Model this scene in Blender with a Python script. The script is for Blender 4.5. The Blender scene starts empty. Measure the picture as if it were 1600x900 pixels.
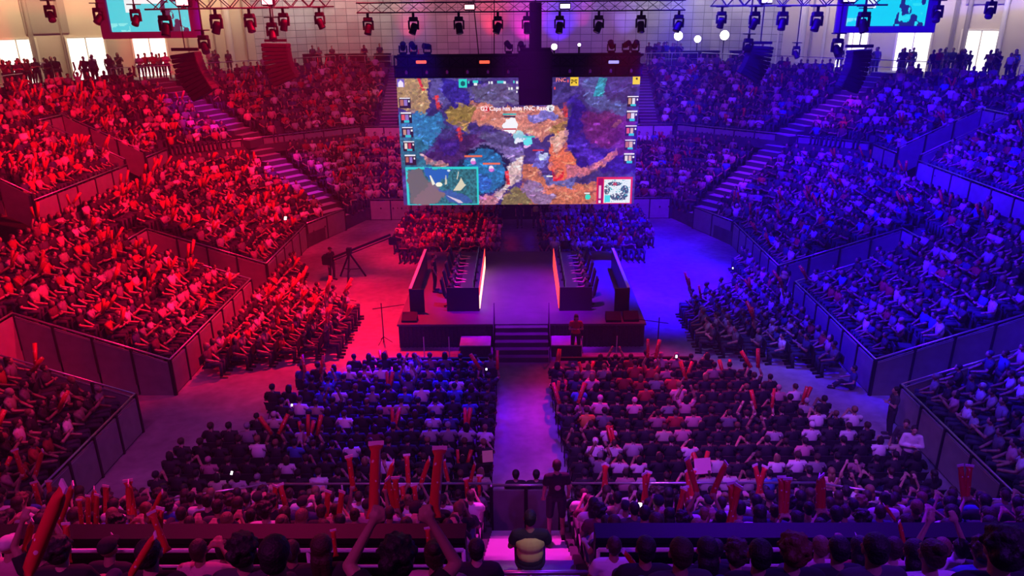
import bpy, bmesh, math, random
import numpy as np
from mathutils import Vector, Matrix, Quaternion
R = math.radians
rnd = random.Random(7)
nrs = np.random.RandomState(11)
scene = bpy.context.scene
COL = scene.collection

# ------------------------------------------------------------------ camera, world, exposure
F_PX = 1155.0
cam_d = bpy.data.cameras.new('camera')
cam_d.sensor_width = 36.0
cam_d.lens = F_PX / 1600.0 * 36.0
cam_d.clip_start = 0.05
cam_d.clip_end = 300
cam = bpy.data.objects.new('camera', cam_d)
COL.objects.link(cam)
cam.location = (0, 0, 12.4)
PITCH, YAW, ROLL = 20.4, 0.6, -0.5
cam.matrix_world = (Matrix.Translation((0, 0, 12.4)) @ Matrix.Rotation(R(YAW), 4, 'Z')
                    @ Matrix.Rotation(R(90 - PITCH), 4, 'X') @ Matrix.Rotation(R(ROLL), 4, 'Z'))
scene.camera = cam
CM = cam.matrix_world.copy()
CMI = CM.inverted()

scene.view_settings.view_transform = 'Standard'
scene.view_settings.look = 'None'
scene.view_settings.gamma = 1
scene.view_settings.use_curve_mapping = False
scene.view_settings.exposure = 0.0

world = bpy.data.worlds.new('hall_ambience')
scene.world = world
world.use_nodes = True
wb = world.node_tree.nodes['Background']
wb.inputs['Color'].default_value = (0.30, 0.05, 0.85, 1)
wb.inputs['Strength'].default_value = 0.085

def light(kind, loc, target, color, power, size=60, blend=0.6, radius=0.25, sx=2.0, sy=2.0):
    d = bpy.data.lights.new('stage_or_fill_lamp', kind)
    d.color = color
    d.energy = power
    if kind == 'SPOT' and loc[2] > 11.9 and loc[2] < 15.2:      # all hung well above the trusses
        l0 = (Vector(target) - Vector(loc)).length
        loc = (loc[0], loc[1], loc[2] + 2.5)
        d.energy = power * ((Vector(target) - Vector(loc)).length / l0) ** 2
    if kind == 'SPOT':
        d.spot_size = R(size)
        d.spot_blend = blend
        d.shadow_soft_size = radius
    elif kind == 'AREA':
        d.shape = 'RECTANGLE'
        d.size = sx
        d.size_y = sy
        d.spread = R(95)
    else:
        d.shadow_soft_size = radius
    o = bpy.data.objects.new('stage_or_fill_lamp', d)
    COL.objects.link(o)
    o.location = loc
    v = Vector(target) - Vector(loc)
    o.rotation_euler = v.to_track_quat('-Z', 'Y').to_euler()
    return o

RED = (1.0, 0.004, 0.042)
BLUE = (0.022, 0.0, 1.0)
VIO = (0.36, 0.0, 1.0)
MAG = (0.9, 0.02, 0.55)
LAV = (0.44, 0.07, 1.0)
# red wash over the left stands and floor
light('SPOT', (-4, 27, 14.5), (-21, 33, 4), RED, 27000, 85)
light('SPOT', (-3, 22, 14.5), (-21, 27, 4), RED, 18000, 58)
light('SPOT', (-6, 31, 14.5), (-24, 40, 6), RED, 17000, 70)
light('SPOT', (-4, 18, 15), (-20, 18, 3), RED, 8500, 44)
light('SPOT', (-6.5, 31, 12.2), (-7.5, 29.0, 0), RED, 30000, 56, 1.0)
light('SPOT', (-7, 35.6, 13), (-5.2, 39.5, 0.6), RED, 15000, 36, 1.0)
light('SPOT', (-8, 36, 14), (-13, 50, 3), (1.0, 0.03, 0.14), 6200, 75, 1.0)
light('SPOT', (-3, 38, 14), (-5, 56, 6), (1.0, 0.07, 0.34), 5200, 80, 1.0)
light('SPOT', (-5, 17, 14), (-9.5, 21.5, 0), (1.0, 0.01, 0.12), 800, 62, 1.0)
# blue wash over the right stands and floor
light('SPOT', (4, 27, 14.5), (21, 31, 4), BLUE, 44000, 85)
light('SPOT', (3, 22, 14.5), (21, 25, 4), BLUE, 34000, 58)
light('SPOT', (6, 31, 14.5), (24, 40, 6), BLUE, 44000, 70)
light('SPOT', (4, 18, 15), (20, 18, 3), BLUE, 16000, 44)
light('SPOT', (6.5, 32, 12.2), (7.0, 33.0, 0), BLUE, 90000, 46, 1.0)
light('SPOT', (7.4, 35.6, 13), (6.2, 40, 0.6), BLUE, 32000, 40, 1.0)
light('SPOT', (8, 36, 14), (13, 50, 3), (0.07, 0.0, 1.0), 20000, 75, 1.0)
light('SPOT', (3, 38, 14), (5, 56, 6), (0.28, 0.05, 1.0), 8000, 80, 1.0)
light('SPOT', (6, 25, 14), (8.3, 25, 0), (0.32, 0.20, 1.0), 2600, 24, 1.0)
light('SPOT', (6, 20, 14), (10.5, 20, 0), (0.10, 0.05, 1.0), 1900, 62, 1.0)
light('SPOT', (13, 28, 14), (20.9, 36.5, 4.6), BLUE, 40000, 13, 0.3)
# violet on the middle aisle, the stage and the blocks of chairs
light('SPOT', (0.2, 20, 13.5), (0.2, 20.5, 0), (0.14, 0.0, 1.0), 9000, 24, 1.0)
light('SPOT', (0.2, 26, 12.2), (0.2, 29.3, 1), VIO, 24000, 36, 1.0)
light('SPOT', (0.2, 34, 12.2), (0.2, 39.5, 0), (0.45, 0.0, 1.0), 500, 36, 1.0)
light('SPOT', (-4, 33, 12.6), (-4.2, 21.8, 0.5), BLUE, 65000, 26, 1.0)
light('SPOT', (4, 34, 12.6), (4.2, 22, 0.5), (1.0, 0.0, 0.10), 19000, 32, 1.0)
light('SPOT', (0, 9, 17), (5.5, 17.5, 0.5), LAV, 13000, 42, 1.0)
light('SPOT', (0, 9, 17), (-5, 18, 0.5), LAV, 4200, 50, 1.0)
light('SPOT', (0, 20, 14), (0.2, 11.0, 3.2), (1.0, 0.02, 0.62), 16000, 12, 0.5)
light('SPOT', (-6, 20, 14), (-6.5, 8.0, 5.4), (1.0, 0.01, 0.22), 10000, 50, 1.0)
light('SPOT', (6, 20, 14), (6.5, 8.0, 5.4), (0.12, 0.0, 1.0), 15000, 55, 1.0)
light('SPOT', (-12, 12, 15), (-15, 18, 2), (0.9, 0.06, 0.6), 1500, 70, 1.0)
light('SPOT', (12, 12, 15), (15, 18, 2), (0.22, 0.08, 1.0), 2200, 70, 1.0)
# lamps over the nearest rows and on the corner stairways, plus added fills for the vests
light('SPOT', (-5, -2, 19), (-5, 8, 5), (0.75, 0.03, 0.55), 3000, 65, 1.0)
light('SPOT', (6, -2, 19), (6, 8, 5), (0.24, 0.02, 1.0), 4200, 65, 1.0)
for s in (-1, 1):
    for (p, q, w) in (((-10, 38, 14), (-14, 46, 2.5), 10), ((-14, 40, 14), (-20.5, 48, 6.4), 11)):
        light('SPOT', (s * -p[0], p[1], p[2]) if s > 0 else p, (s * -q[0], q[1], q[2]) if s > 0 else q, (0.36, 0.01, 1.0), 7000, w * 2.0, 0.7)
light('SPOT', (-8, 40, 14), (-9.45, 57, 6.5), (1.0, 0.18, 0.20), 5200, 13, 0.5)
light('SPOT', (8, 40, 14), (9.45, 57, 6.5), (0.12, 0.06, 1.0), 12000, 13, 0.5)
light('SPOT', (1.5, 4.5, 15.5), (.13, 8.25, 5.6), (1.0, 0.95, 0.8), 700, 7, 0.8)  # added fill spot, brightens the vest of the steward on the stairs
light('SPOT', (10, 22, 15.5), (11.6, 30.0, 1.3), (0.8, 1.0, 0.95), 900, 4, 0.8)  # added fill spot for the hi-vis steward at the second right gangway
# warm house lights along the concourse walls
WARM = (1.0, 0.76, 0.46)
def washer(A, B, z, col, power, off=2.6):
    A = Vector((*A, 0)); B = Vector((*B, 0)); m = (A + B) / 2
    d = (B - A).normalized(); n = Vector((d.y, -d.x, 0))
    if n.dot(Vector((0, 30, 0)) - m) < 0: n = -n
    p = m + n * off
    light('AREA', (p.x, p.y, z), (m.x, m.y, z - 3.2), col, power, sx=(B - A).length * 0.9, sy=0.4)
for s in (-1, 1):
    c = WARM if s < 0 else (0.95, 0.82, 0.85)
    washer((s * 34.5, 36), (s * 34.5, 47), 15.5, c, 190)
    washer((s * 34.5, 47), (s * 21, 62), 15.5, c, 430)
    washer((s * 21, 62), (s * 16.5, 67), 15.5, (0.9, 0.85, 0.75), 130)
washer((-16.5, 67), (-8, 67), 15.5, (0.95, 0.8, 0.7), 120)
washer((-8, 67), (0, 67), 15.5, (1.0, 0.35, 0.35), 90)
washer((0, 67), (9, 67), 15.5, (0.45, 0.3, 1.0), 90)
washer((9, 67), (16.5, 67), 15.5, (0.75, 0.7, 0.9), 120)
for (x, c, p, sz) in ((-9.2, (1, 0.02, 0.08), 260, 34), (-2.2, (1, 0.01, 0.05), 420, 30), (0.6, (1, 0.0, 0.6), 420, 38),
                      (3.4, (0.05, 0, 1), 650, 40), (5.4, (1, 0.0, 0.5), 170, 18), (9.0, (0.2, 0.1, 1), 260, 30)):
    light('SPOT', (x, 64.9, 8.6), (x + 0.1, 66.9, 12.6), c, p * 5, sz * 1.5, 1.0, 0.1)

# ------------------------------------------------------------------ pixel <-> world helpers (for measuring)
def pix_dir(px, py):
    v = Vector(((px - 800) / F_PX, -(py - 450) / F_PX, -1.0))
    return CM.to_3x3() @ v          # per metre of view depth
def on_z(px, py, z):
    d = pix_dir(px, py)
    t = (z - 12.4) / d.z
    return Vector((0, 0, 12.4)) + d * t
def on_y(px, py, y):
    d = pix_dir(px, py)
    return Vector((0, 0, 12.4)) + d * (y / d.y)
def on_depth(px, py, zc):
    return Vector((0, 0, 12.4)) + pix_dir(px, py) * zc
def to_pix(p):
    v = CMI @ Vector(p)
    if v.z > -0.05:
        return None
    return (800 + F_PX * v.x / -v.z, 450 - F_PX * v.y / -v.z, -v.z)

# ------------------------------------------------------------------ materials
def mat(name, col, rough=0.6, metal=0.0, noise=0.0, nscale=8.0, emit=None, estr=0.0, bump=0.0, spec=0.5):
    m = bpy.data.materials.new(name)
    m.use_nodes = True
    nt = m.node_tree
    b = nt.nodes['Principled BSDF']
    b.inputs['Base Color'].default_value = (*col, 1)
    b.inputs['Roughness'].default_value = rough
    b.inputs['Metallic'].default_value = metal
    b.inputs['Specular IOR Level'].default_value = spec
    if noise > 0 or bump > 0:
        tc = nt.nodes.new('ShaderNodeTexCoord')
        n = nt.nodes.new('ShaderNodeTexNoise')
        n.inputs['Scale'].default_value = nscale
        n.inputs['Detail'].default_value = 5
        nt.links.new(tc.outputs['Object'], n.inputs['Vector'])
        if noise > 0:
            r = nt.nodes.new('ShaderNodeValToRGB')
            r.color_ramp.elements[0].position = 0.3
            r.color_ramp.elements[1].position = 0.7
            r.color_ramp.elements[0].color = tuple(c * (1 - noise) for c in col) + (1,)
            r.color_ramp.elements[1].color = tuple(min(1, c * (1 + noise)) for c in col) + (1,)
            nt.links.new(n.outputs['Fac'], r.inputs['Fac'])
            nt.links.new(r.outputs['Color'], b.inputs['Base Color'])
        if bump > 0:
            bp = nt.nodes.new('ShaderNodeBump')
            bp.inputs['Strength'].default_value = bump
            bp.inputs['Distance'].default_value = 0.02
            nt.links.new(n.outputs['Fac'], bp.inputs['Height'])
            nt.links.new(bp.outputs['Normal'], b.inputs['Normal'])
    if emit:
        b.inputs['Emission Color'].default_value = (*emit, 1)
        b.inputs['Emission Strength'].default_value = estr
    return m

def attr_mat(name, emission=0.0, rough=0.75):
    m = bpy.data.materials.new(name)
    m.use_nodes = True
    nt = m.node_tree
    b = nt.nodes['Principled BSDF']
    a = nt.nodes.new('ShaderNodeAttribute')
    a.attribute_name = 'Col'
    if emission > 0:
        b.inputs['Base Color'].default_value = (0.02, 0.02, 0.02, 1)
        nt.links.new(a.outputs['Color'], b.inputs['Emission Color'])
        b.inputs['Emission Strength'].default_value = emission
        b.inputs['Roughness'].default_value = 0.4
    else:
        nt.links.new(a.outputs['Color'], b.inputs['Base Color'])
        b.inputs['Roughness'].default_value = rough
    return m

M = {}
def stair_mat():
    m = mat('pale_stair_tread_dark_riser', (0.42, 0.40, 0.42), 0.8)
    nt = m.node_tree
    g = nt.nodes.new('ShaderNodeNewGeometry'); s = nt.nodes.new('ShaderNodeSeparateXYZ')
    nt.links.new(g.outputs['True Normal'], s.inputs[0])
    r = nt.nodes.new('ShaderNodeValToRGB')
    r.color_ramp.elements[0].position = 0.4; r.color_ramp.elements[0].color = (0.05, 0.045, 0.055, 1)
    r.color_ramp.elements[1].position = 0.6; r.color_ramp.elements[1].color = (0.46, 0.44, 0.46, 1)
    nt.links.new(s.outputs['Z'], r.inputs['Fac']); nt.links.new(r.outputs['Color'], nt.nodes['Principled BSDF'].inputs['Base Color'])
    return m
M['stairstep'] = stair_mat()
M['concrete'] = mat('grey_concrete', (0.20, 0.19, 0.20), 0.85, noise=0.25, nscale=1.2)
M['dark_concrete'] = mat('dark_tread', (0.055, 0.05, 0.06), 0.85, noise=0.3, nscale=2)
M['stair'] = mat('pale_stair_tread', (0.42, 0.40, 0.42), 0.8, noise=0.15, nscale=3)
M['black'] = mat('black_paint', (0.008, 0.007, 0.010), 0.6, spec=0.2)
M['blackcloth'] = mat('black_drape', (0.045, 0.035, 0.055), 0.9, noise=0.3, nscale=14)
M['blackmetal'] = mat('black_metal', (0.010, 0.009, 0.013), 0.8, 0.0, spec=0.15)
M['speaker'] = mat('speaker_grille', (0.006, 0.006, 0.008), 0.8, noise=0.4, nscale=90)
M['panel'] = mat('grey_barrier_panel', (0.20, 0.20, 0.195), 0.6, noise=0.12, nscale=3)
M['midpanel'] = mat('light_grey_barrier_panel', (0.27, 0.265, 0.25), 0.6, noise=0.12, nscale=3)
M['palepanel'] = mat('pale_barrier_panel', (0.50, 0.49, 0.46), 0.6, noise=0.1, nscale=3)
M['post'] = mat('dark_barrier_post', (0.03, 0.03, 0.035), 0.5, 0.4)
M['rail'] = mat('brushed_steel_rail', (0.62, 0.60, 0.62), 0.32, 0.85)
M['railred'] = mat('painted_rail', (0.80, 0.76, 0.78), 0.35)
M['stagefloor'] = mat('stage_deck', (0.10, 0.09, 0.11), 0.6, spec=0.25, noise=0.15, nscale=1.5)
M['deskpanel'] = mat('desk_panel', (0.03, 0.025, 0.04), 0.45)
M['ledwhite'] = mat('lit_desk_strip', (0.5, 0.4, 0.4), 0.4, emit=(1.0, 0.42, 0.25), estr=2.6)
M['ledred'] = mat('lit_red_strip', (0.4, 0.05, 0.05), 0.4, emit=(1.0, 0.05, 0.03), estr=1.6)
M['monitor'] = mat('monitor_screen', (0.02, 0.02, 0.03), 0.3, emit=(0.75, 0.6, 1.0), estr=0.55)
M['lens'] = mat('dark_lamp_lens', (0.05, 0.05, 0.07), 0.1)
M['lens_red'] = mat('lit_red_lens', (0.5, 0.1, 0.1), 0.2, emit=(1, 0.25, 0.3), estr=7)
M['lens_blue'] = mat('lit_blue_lens', (0.1, 0.1, 0.5), 0.2, emit=(0.6, 0.45, 1), estr=7)
M['lens_white'] = mat('lit_white_lens', (0.9, 0.9, 0.9), 0.2, emit=(1, 0.97, 0.9), estr=9)
M['signred'] = mat('lit_red_display', (0.3, 0.05, 0.03), 0.3, emit=(1, 0.10, 0.05), estr=1.6)
M['signblue'] = mat('lit_blue_display', (0.05, 0.05, 0.3), 0.3, emit=(0.35, 0.3, 1), estr=1.4)
M['wall'] = mat('beige_wall_cladding', (0.50, 0.43, 0.33), 0.8, noise=0.06, nscale=0.6)
M['seam'] = mat('wall_seam', (0.28, 0.24, 0.20), 0.7)
M['column'] = mat('pale_column', (0.60, 0.56, 0.52), 0.6)
M['daylight'] = mat('daylit_glass', (0.9, 0.9, 0.85), 0.3, emit=(1.0, 0.97, 0.82), estr=1.5)
M['doorframe'] = mat('cream_door_frame', (0.75, 0.70, 0.55), 0.6)
M['tvframe'] = mat('tv_housing', (0.05, 0.035, 0.11), 0.5)
M['phone'] = mat('lit_phone_screen', (0.5, 0.5, 0.5), 0.3, emit=(1, 0.95, 0.95), estr=4)
M['paper'] = mat('white_paper', (0.8, 0.8, 0.78), 0.7)
M['seat'] = mat('dark_seat_plastic', (0.05, 0.045, 0.07), 0.45)
M['chair'] = mat('black_chair_fabric', (0.028, 0.025, 0.035), 0.8)
M['hivis'] = mat('yellow_hi_vis_cloth', (0.62, 0.75, 0.16), 0.7)
M['grey_strip'] = mat('reflective_strip', (0.6, 0.6, 0.6), 0.4)
M['text'] = mat('screen_lettering', (1, 1, 1), 0.4, emit=(1, 1, 1), estr=1.2)
M['pinkpaper'] = mat('pink_paper', (0.8, 0.35, 0.5), 0.7)
M['yellowpaper'] = mat('yellow_paper', (0.75, 0.75, 0.3), 0.7)
M['ink'] = mat('black_ink', (0.02, 0.02, 0.02), 0.6)

# tiled glass wall
def tile_mat():
    m = mat('tiled_glass_wall', (0.45, 0.43, 0.40), 0.35)
    nt = m.node_tree
    b = nt.nodes['Principled BSDF']
    tc = nt.nodes.new('ShaderNodeTexCoord')
    uv = nt.nodes.new('ShaderNodeMapping')
    nt.links.new(tc.outputs['UV'], uv.inputs['Vector'])
    br = nt.nodes.new('ShaderNodeTexBrick')
    br.offset = 0.0
    br.inputs['Scale'].default_value = 1.0
    br.inputs['Brick Width'].default_value = 0.95
    br.inputs['Row Height'].default_value = 0.56
    br.inputs['Mortar Size'].default_value = 0.022
    br.inputs['Color1'].default_value = (0.50, 0.48, 0.45, 1)
    br.inputs['Color2'].default_value = (0.36, 0.34, 0.33, 1)
    br.inputs['Mortar'].default_value = (0.10, 0.09, 0.10, 1)
    nt.links.new(uv.outputs['Vector'], br.inputs['Vector'])
    n = nt.nodes.new('ShaderNodeTexNoise')
    n.inputs['Scale'].default_value = 0.35
    n.inputs['Detail'].default_value = 3
    nt.links.new(tc.outputs['Object'], n.inputs['Vector'])
    mx = nt.nodes.new('ShaderNodeMix')
    mx.data_type = 'RGBA'
    mx.blend_type = 'MULTIPLY'
    mx.inputs[0].default_value = 0.6
    nt.links.new(br.outputs['Color'], mx.inputs[6])
    rr = nt.nodes.new('ShaderNodeValToRGB')
    rr.color_ramp.elements[0].color = (0.55, 0.5, 0.5, 1)
    rr.color_ramp.elements[1].color = (1, 1, 1, 1)
    rr.color_ramp.elements[0].position = 0.35
    rr.color_ramp.elements[1].position = 0.65
    nt.links.new(n.outputs['Fac'], rr.inputs['Fac'])
    nt.links.new(rr.outputs['Color'], mx.inputs[7])
    nt.links.new(mx.outputs[2], b.inputs['Base Color'])
    return m
M['tile'] = tile_mat()

def floor_mat():
    m = mat('polished_arena_floor', (0.30, 0.29, 0.30), 0.75, spec=0.2)
    nt = m.node_tree
    b = nt.nodes['Principled BSDF']
    tc = nt.nodes.new('ShaderNodeTexCoord')
    n = nt.nodes.new('ShaderNodeTexNoise'); n.inputs['Scale'].default_value = 0.22; n.inputs['Detail'].default_value = 6
    n2 = nt.nodes.new('ShaderNodeTexNoise'); n2.inputs['Scale'].default_value = 3.0; n2.inputs['Detail'].default_value = 8
    for q in (n, n2):
        nt.links.new(tc.outputs['Object'], q.inputs['Vector'])
    r = nt.nodes.new('ShaderNodeValToRGB')
    r.color_ramp.elements[0].position = 0.40; r.color_ramp.elements[0].color = (0.20, 0.195, 0.20, 1)
    r.color_ramp.elements[1].position = 0.62; r.color_ramp.elements[1].color = (0.40, 0.39, 0.40, 1)
    nt.links.new(n.outputs['Fac'], r.inputs['Fac'])
    r2 = nt.nodes.new('ShaderNodeValToRGB')
    r2.color_ramp.elements[0].position = 0.35; r2.color_ramp.elements[0].color = (0.80, 0.8, 0.8, 1)
    r2.color_ramp.elements[1].position = 0.6; r2.color_ramp.elements[1].color = (1, 1, 1, 1)
    nt.links.new(n2.outputs['Fac'], r2.inputs['Fac'])
    mx = nt.nodes.new('ShaderNodeMix'); mx.data_type = 'RGBA'; mx.blend_type = 'MULTIPLY'; mx.inputs[0].default_value = 1
    nt.links.new(r.outputs['Color'], mx.inputs[6]); nt.links.new(r2.outputs['Color'], mx.inputs[7])
    nt.links.new(mx.outputs[2], b.inputs['Base Color'])
    return m
M['floor'] = floor_mat()

def stick_mat():
    m = mat('red_printed_film', (0.62, 0.02, 0.03), 0.28)
    nt = m.node_tree
    b = nt.nodes['Principled BSDF']
    tc = nt.nodes.new('ShaderNodeTexCoord')
    v = nt.nodes.new('ShaderNodeTexVoronoi')
    v.inputs['Scale'].default_value = 11
    nt.links.new(tc.outputs['Object'], v.inputs['Vector'])
    r = nt.nodes.new('ShaderNodeValToRGB')
    r.color_ramp.interpolation = 'CONSTANT'
    r.color_ramp.elements[0].position = 0.0; r.color_ramp.elements[0].color = (0.80, 0.55, 0.55, 1)
    r.color_ramp.elements[1].position = 0.17; r.color_ramp.elements[1].color = (0.62, 0.02, 0.03, 1)
    nt.links.new(v.outputs['Distance'], r.inputs['Fac'])
    nt.links.new(r.outputs['Color'], b.inputs['Base Color'])
    return m
M['stick'] = stick_mat()
M['sticktip'] = mat('white_stick_tip', (0.75, 0.6, 0.68), 0.4)
M['attr'] = attr_mat('crowd_cloth_and_skin')
M['screenpix'] = attr_mat('screen_image', 1.0)

# ------------------------------------------------------------------ mesh builder
class MB:
    def __init__(s):
        s.v = []; s.f = []
    def add(s, vs, fs):
        n = len(s.v)
        s.v += [tuple(v) for v in vs]
        s.f += [tuple(n + i for i in f) for f in fs]
        return s
    def box(s, x0, x1, y0, y1, z0, z1):
        s.add([(x0, y0, z0), (x1, y0, z0), (x1, y1, z0), (x0, y1, z0), (x0, y0, z1), (x1, y0, z1), (x1, y1, z1), (x0, y1, z1)],
              [(0, 3, 2, 1), (4, 5, 6, 7), (0, 1, 5, 4), (1, 2, 6, 5), (2, 3, 7, 6), (3, 0, 4, 7)])
        return s
    def bar(s, a, b, w=0.04, h=None, up=(0, 0, 1)):
        a = Vector(a); b = Vector(b); h = w if h is None else h
        d = (b - a).normalized(); u = Vector(up)
        if abs(d.dot(u)) > 0.98:
            u = Vector((1, 0, 0))
        r = d.cross(u).normalized(); u = r.cross(d).normalized()
        r = r * (w / 2); u = u * (h / 2)
        s.add([a - r - u, a + r - u, a + r + u, a - r + u, b - r - u, b + r - u, b + r + u, b - r + u],
              [(0, 1, 2, 3), (7, 6, 5, 4), (4, 5, 1, 0), (5, 6, 2, 1), (6, 7, 3, 2), (7, 4, 0, 3)])
        return s
    def tube(s, a, b, r0, r1=None, n=10, flat=1.0):
        a = Vector(a); b = Vector(b); r1 = r0 if r1 is None else r1
        d = (b - a).normalized(); u = Vector((0, 0, 1)) if abs(d.z) < 0.98 else Vector((1, 0, 0))
        x = d.cross(u).normalized(); y = x.cross(d).normalized() * flat
        vs = [a + (x * math.cos(2 * math.pi * i / n) + y * math.sin(2 * math.pi * i / n)) * r0 for i in range(n)]
        vs += [b + (x * math.cos(2 * math.pi * i / n) + y * math.sin(2 * math.pi * i / n)) * r1 for i in range(n)]
        fs = [(i, (i + 1) % n, n + (i + 1) % n, n + i) for i in range(n)] + [tuple(range(n - 1, -1, -1)), tuple(range(n, 2 * n))]
        s.add(vs, fs)
        return s
    def lathe(s, c, prof, n=16, axis='Z'):
        c = Vector(c); vs = []; fs = []
        for (r, h) in prof:
            for i in range(n):
                a = 2 * math.pi * i / n
                p = (r * math.cos(a), r * math.sin(a), h)
                if axis == 'Y': p = (p[0], p[2], p[1])
                if axis == 'X': p = (p[2], p[0], p[1])
                vs.append(c + Vector(p))
        for k in range(len(prof) - 1):
            for i in range(n):
                j = (i + 1) % n
                fs.append((k * n + i, k * n + j, (k + 1) * n + j, (k + 1) * n + i))
        fs.append(tuple(range(n - 1, -1, -1)))
        fs.append(tuple(range((len(prof) - 1) * n, len(prof) * n)))
        s.add(vs, fs)
        return s
    def mesh(s, name, m, smooth=False):
        me = bpy.data.meshes.new(name)
        me.from_pydata(s.v, [], s.f)
        if m is not None:
            me.materials.append(m)
        if smooth:
            me.polygons.foreach_set('use_smooth', [True] * len(me.polygons))
        me.update()
        return me
    def build(s, name, m, parent=None, smooth=False, loc=None):
        o = bpy.data.objects.new(name, s.mesh(name, m, smooth))
        COL.objects.link(o)
        if parent is not None: o.parent = parent
        if loc is not None: o.location = loc
        return o
    def bevel(s, name, m, parent=None, w=0.02, seg=2):
        o = s.build(name, m, parent)
        bm = bmesh.new(); bm.from_mesh(o.data)
        bmesh.ops.bevel(bm, geom=bm.edges[:], offset=w, segments=seg, affect='EDGES', clamp_overlap=True)
        bm.to_mesh(o.data); bm.free()
        return o

def tag(o, label=None, cat=None, group=None, kind=None):
    if label: o['label'] = label
    if cat: o['category'] = cat
    if group: o['group'] = group
    if kind: o['kind'] = kind
    return o
def empty(name, loc=(0, 0, 0), rz=0):
    o = bpy.data.objects.new(name, None)
    COL.objects.link(o)
    o.location = loc; o.rotation_euler = (0, 0, rz)
    o.empty_display_size = 0.1
    return o
def copy_tree(o, parent=None):
    c = o.copy(); COL.objects.link(c)
    if parent is not None: c.parent = parent
    for ch in o.children: copy_tree(ch, c)
    return c
def struct(o):
    o['kind'] = 'structure'
    return o
# ------------------------------------------------------------------ the bowl: plan and terrain
DECK0, ZM0, ZM1, ZTOP = 0.75, 4.0, 4.45, 8.3
NL, NU = 10, 10
XI, XM, XO = 12.0, 20.9, 29.0
# matched polylines, left side, near to far, then across the far end, then right side
I_ = [(-XI, 13), (-XI, 40), (-9.8, 46), (9.8, 46), (XI, 40), (XI, 13)]
M_ = [(-XM, 13), (-XM, 44), (-11.0, 53), (11.0, 53), (XM, 44), (XM, 13)]
O_ = [(-XO, 13), (-XO, 45), (-14.5, 62), (14.5, 62), (XO, 45), (XO, 13)]
CUTS = {'L': [(20.35, 22.8, 'low', 5.0), (31.0, 33.2, 'low', 5.4), (28.2, 31.0, 'up', 4.0), (39.0, 41.2, 'up', 4.2)],
        'R': [(20.8, 22.6, 'low', 5.0), (30.3, 32.5, 'low', 5.4), (26.5, 29.0, 'up', 4.0), (38.6, 41.0, 'up', 4.2)]}
def lerp(a, b, t): return a + (b - a) * t
def lp(P, Q, t): return (lerp(P[0], Q[0], t), lerp(P[1], Q[1], t))
def row_z(tier, j):
    return lerp(DECK0, ZM0, j / NL) if tier == 'low' else lerp(ZM1 + 0.1, ZTOP, j / NU)
def row_line(tier, j):
    A, B, n = (I_, M_, NL) if tier == 'low' else (M_, O_, NU)
    return [lp(A[k], B[k], j / n) for k in range(6)]
def cut_spans(side, tier, depth_in, y0, y1):
    """intervals of y kept for a row of the long side whose inner edge lies depth_in metres behind its tier's front"""
    out = [(y0, y1)]
    for (a, b, t, dep) in CUTS[side]:
        if t == tier and depth_in < dep - 0.05:
            nxt = []
            for (p, q) in out:
                if b <= p or a >= q: nxt.append((p, q))
                else:
                    if a > p: nxt.append((p, a))
                    if b < q: nxt.append((b, q))
            out = nxt
    return out
def tier_piece(P0, P1, Q0, Q1, zb, z, zfloor, mb):
    # tread P0 P1 (inner) Q1 Q0 (outer) at z, riser below the inner edge down to zb
    mb.add([(P0[0], P0[1], z), (P1[0], P1[1], z), (Q1[0], Q1[1], z), (Q0[0], Q0[1], z)], [(0, 1, 2, 3)])
    mb.add([(P0[0], P0[1], zb), (P1[0], P1[1], zb), (P1[0], P1[1], z), (P0[0], P0[1], z)], [(0, 1, 2, 3)])
for tier, n in (('low', NL), ('up', NU)):
    for k in range(5):
        mb = MB()
        for j in range(n):
            La, Lb = row_line(tier, j), row_line(tier, j + 1)
            z = row_z(tier, j)
            zb = row_z(tier, j - 1) if j > 0 else (0.0 if tier == 'low' else ZM0)
            if k in (0, 4):
                side = 'L' if k == 0 else 'R'
                xa, xb = La[k][0], Lb[k][0]
                ya0, ya1 = sorted((La[k][1], La[k + 1][1]))
                yb1 = max(Lb[k][1], Lb[k + 1][1])
                dep = abs(xa) - (XI if tier == 'low' else XM)
                for (p, q) in cut_spans(side, tier, dep, 13, ya1):
                    qq = yb1 if abs(q - ya1) < 1e-6 else q
                    tier_piece((xa, p), (xa, q), (xb, p), (xb, qq), zb, z, 0, mb)
            else:
                tier_piece(La[k], La[k + 1], Lb[k], Lb[k + 1], zb, z, 0, mb)
        o = mb.build('seating_tier', M['dark_concrete'])
        struct(o)
# concourse deck and outer walls
W_ = [(-34.5, 13), (-34.5, 47), (-16.5, 67), (16.5, 67), (34.5, 47), (34.5, 13)]
mb = MB()
for k in range(5):
    a, b, c, d = O_[k], O_[k + 1], W_[k + 1], W_[k]
    mb.add([(a[0], a[1], ZTOP), (b[0], b[1], ZTOP), (c[0], c[1], ZTOP), (d[0], d[1], ZTOP)], [(0, 1, 2, 3)])
struct(mb.build('floor_concourse', M['concrete']))
struct(MB().box(-36, 36, -3, 68, -0.3, 0).build('floor', M['floor']))

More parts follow.
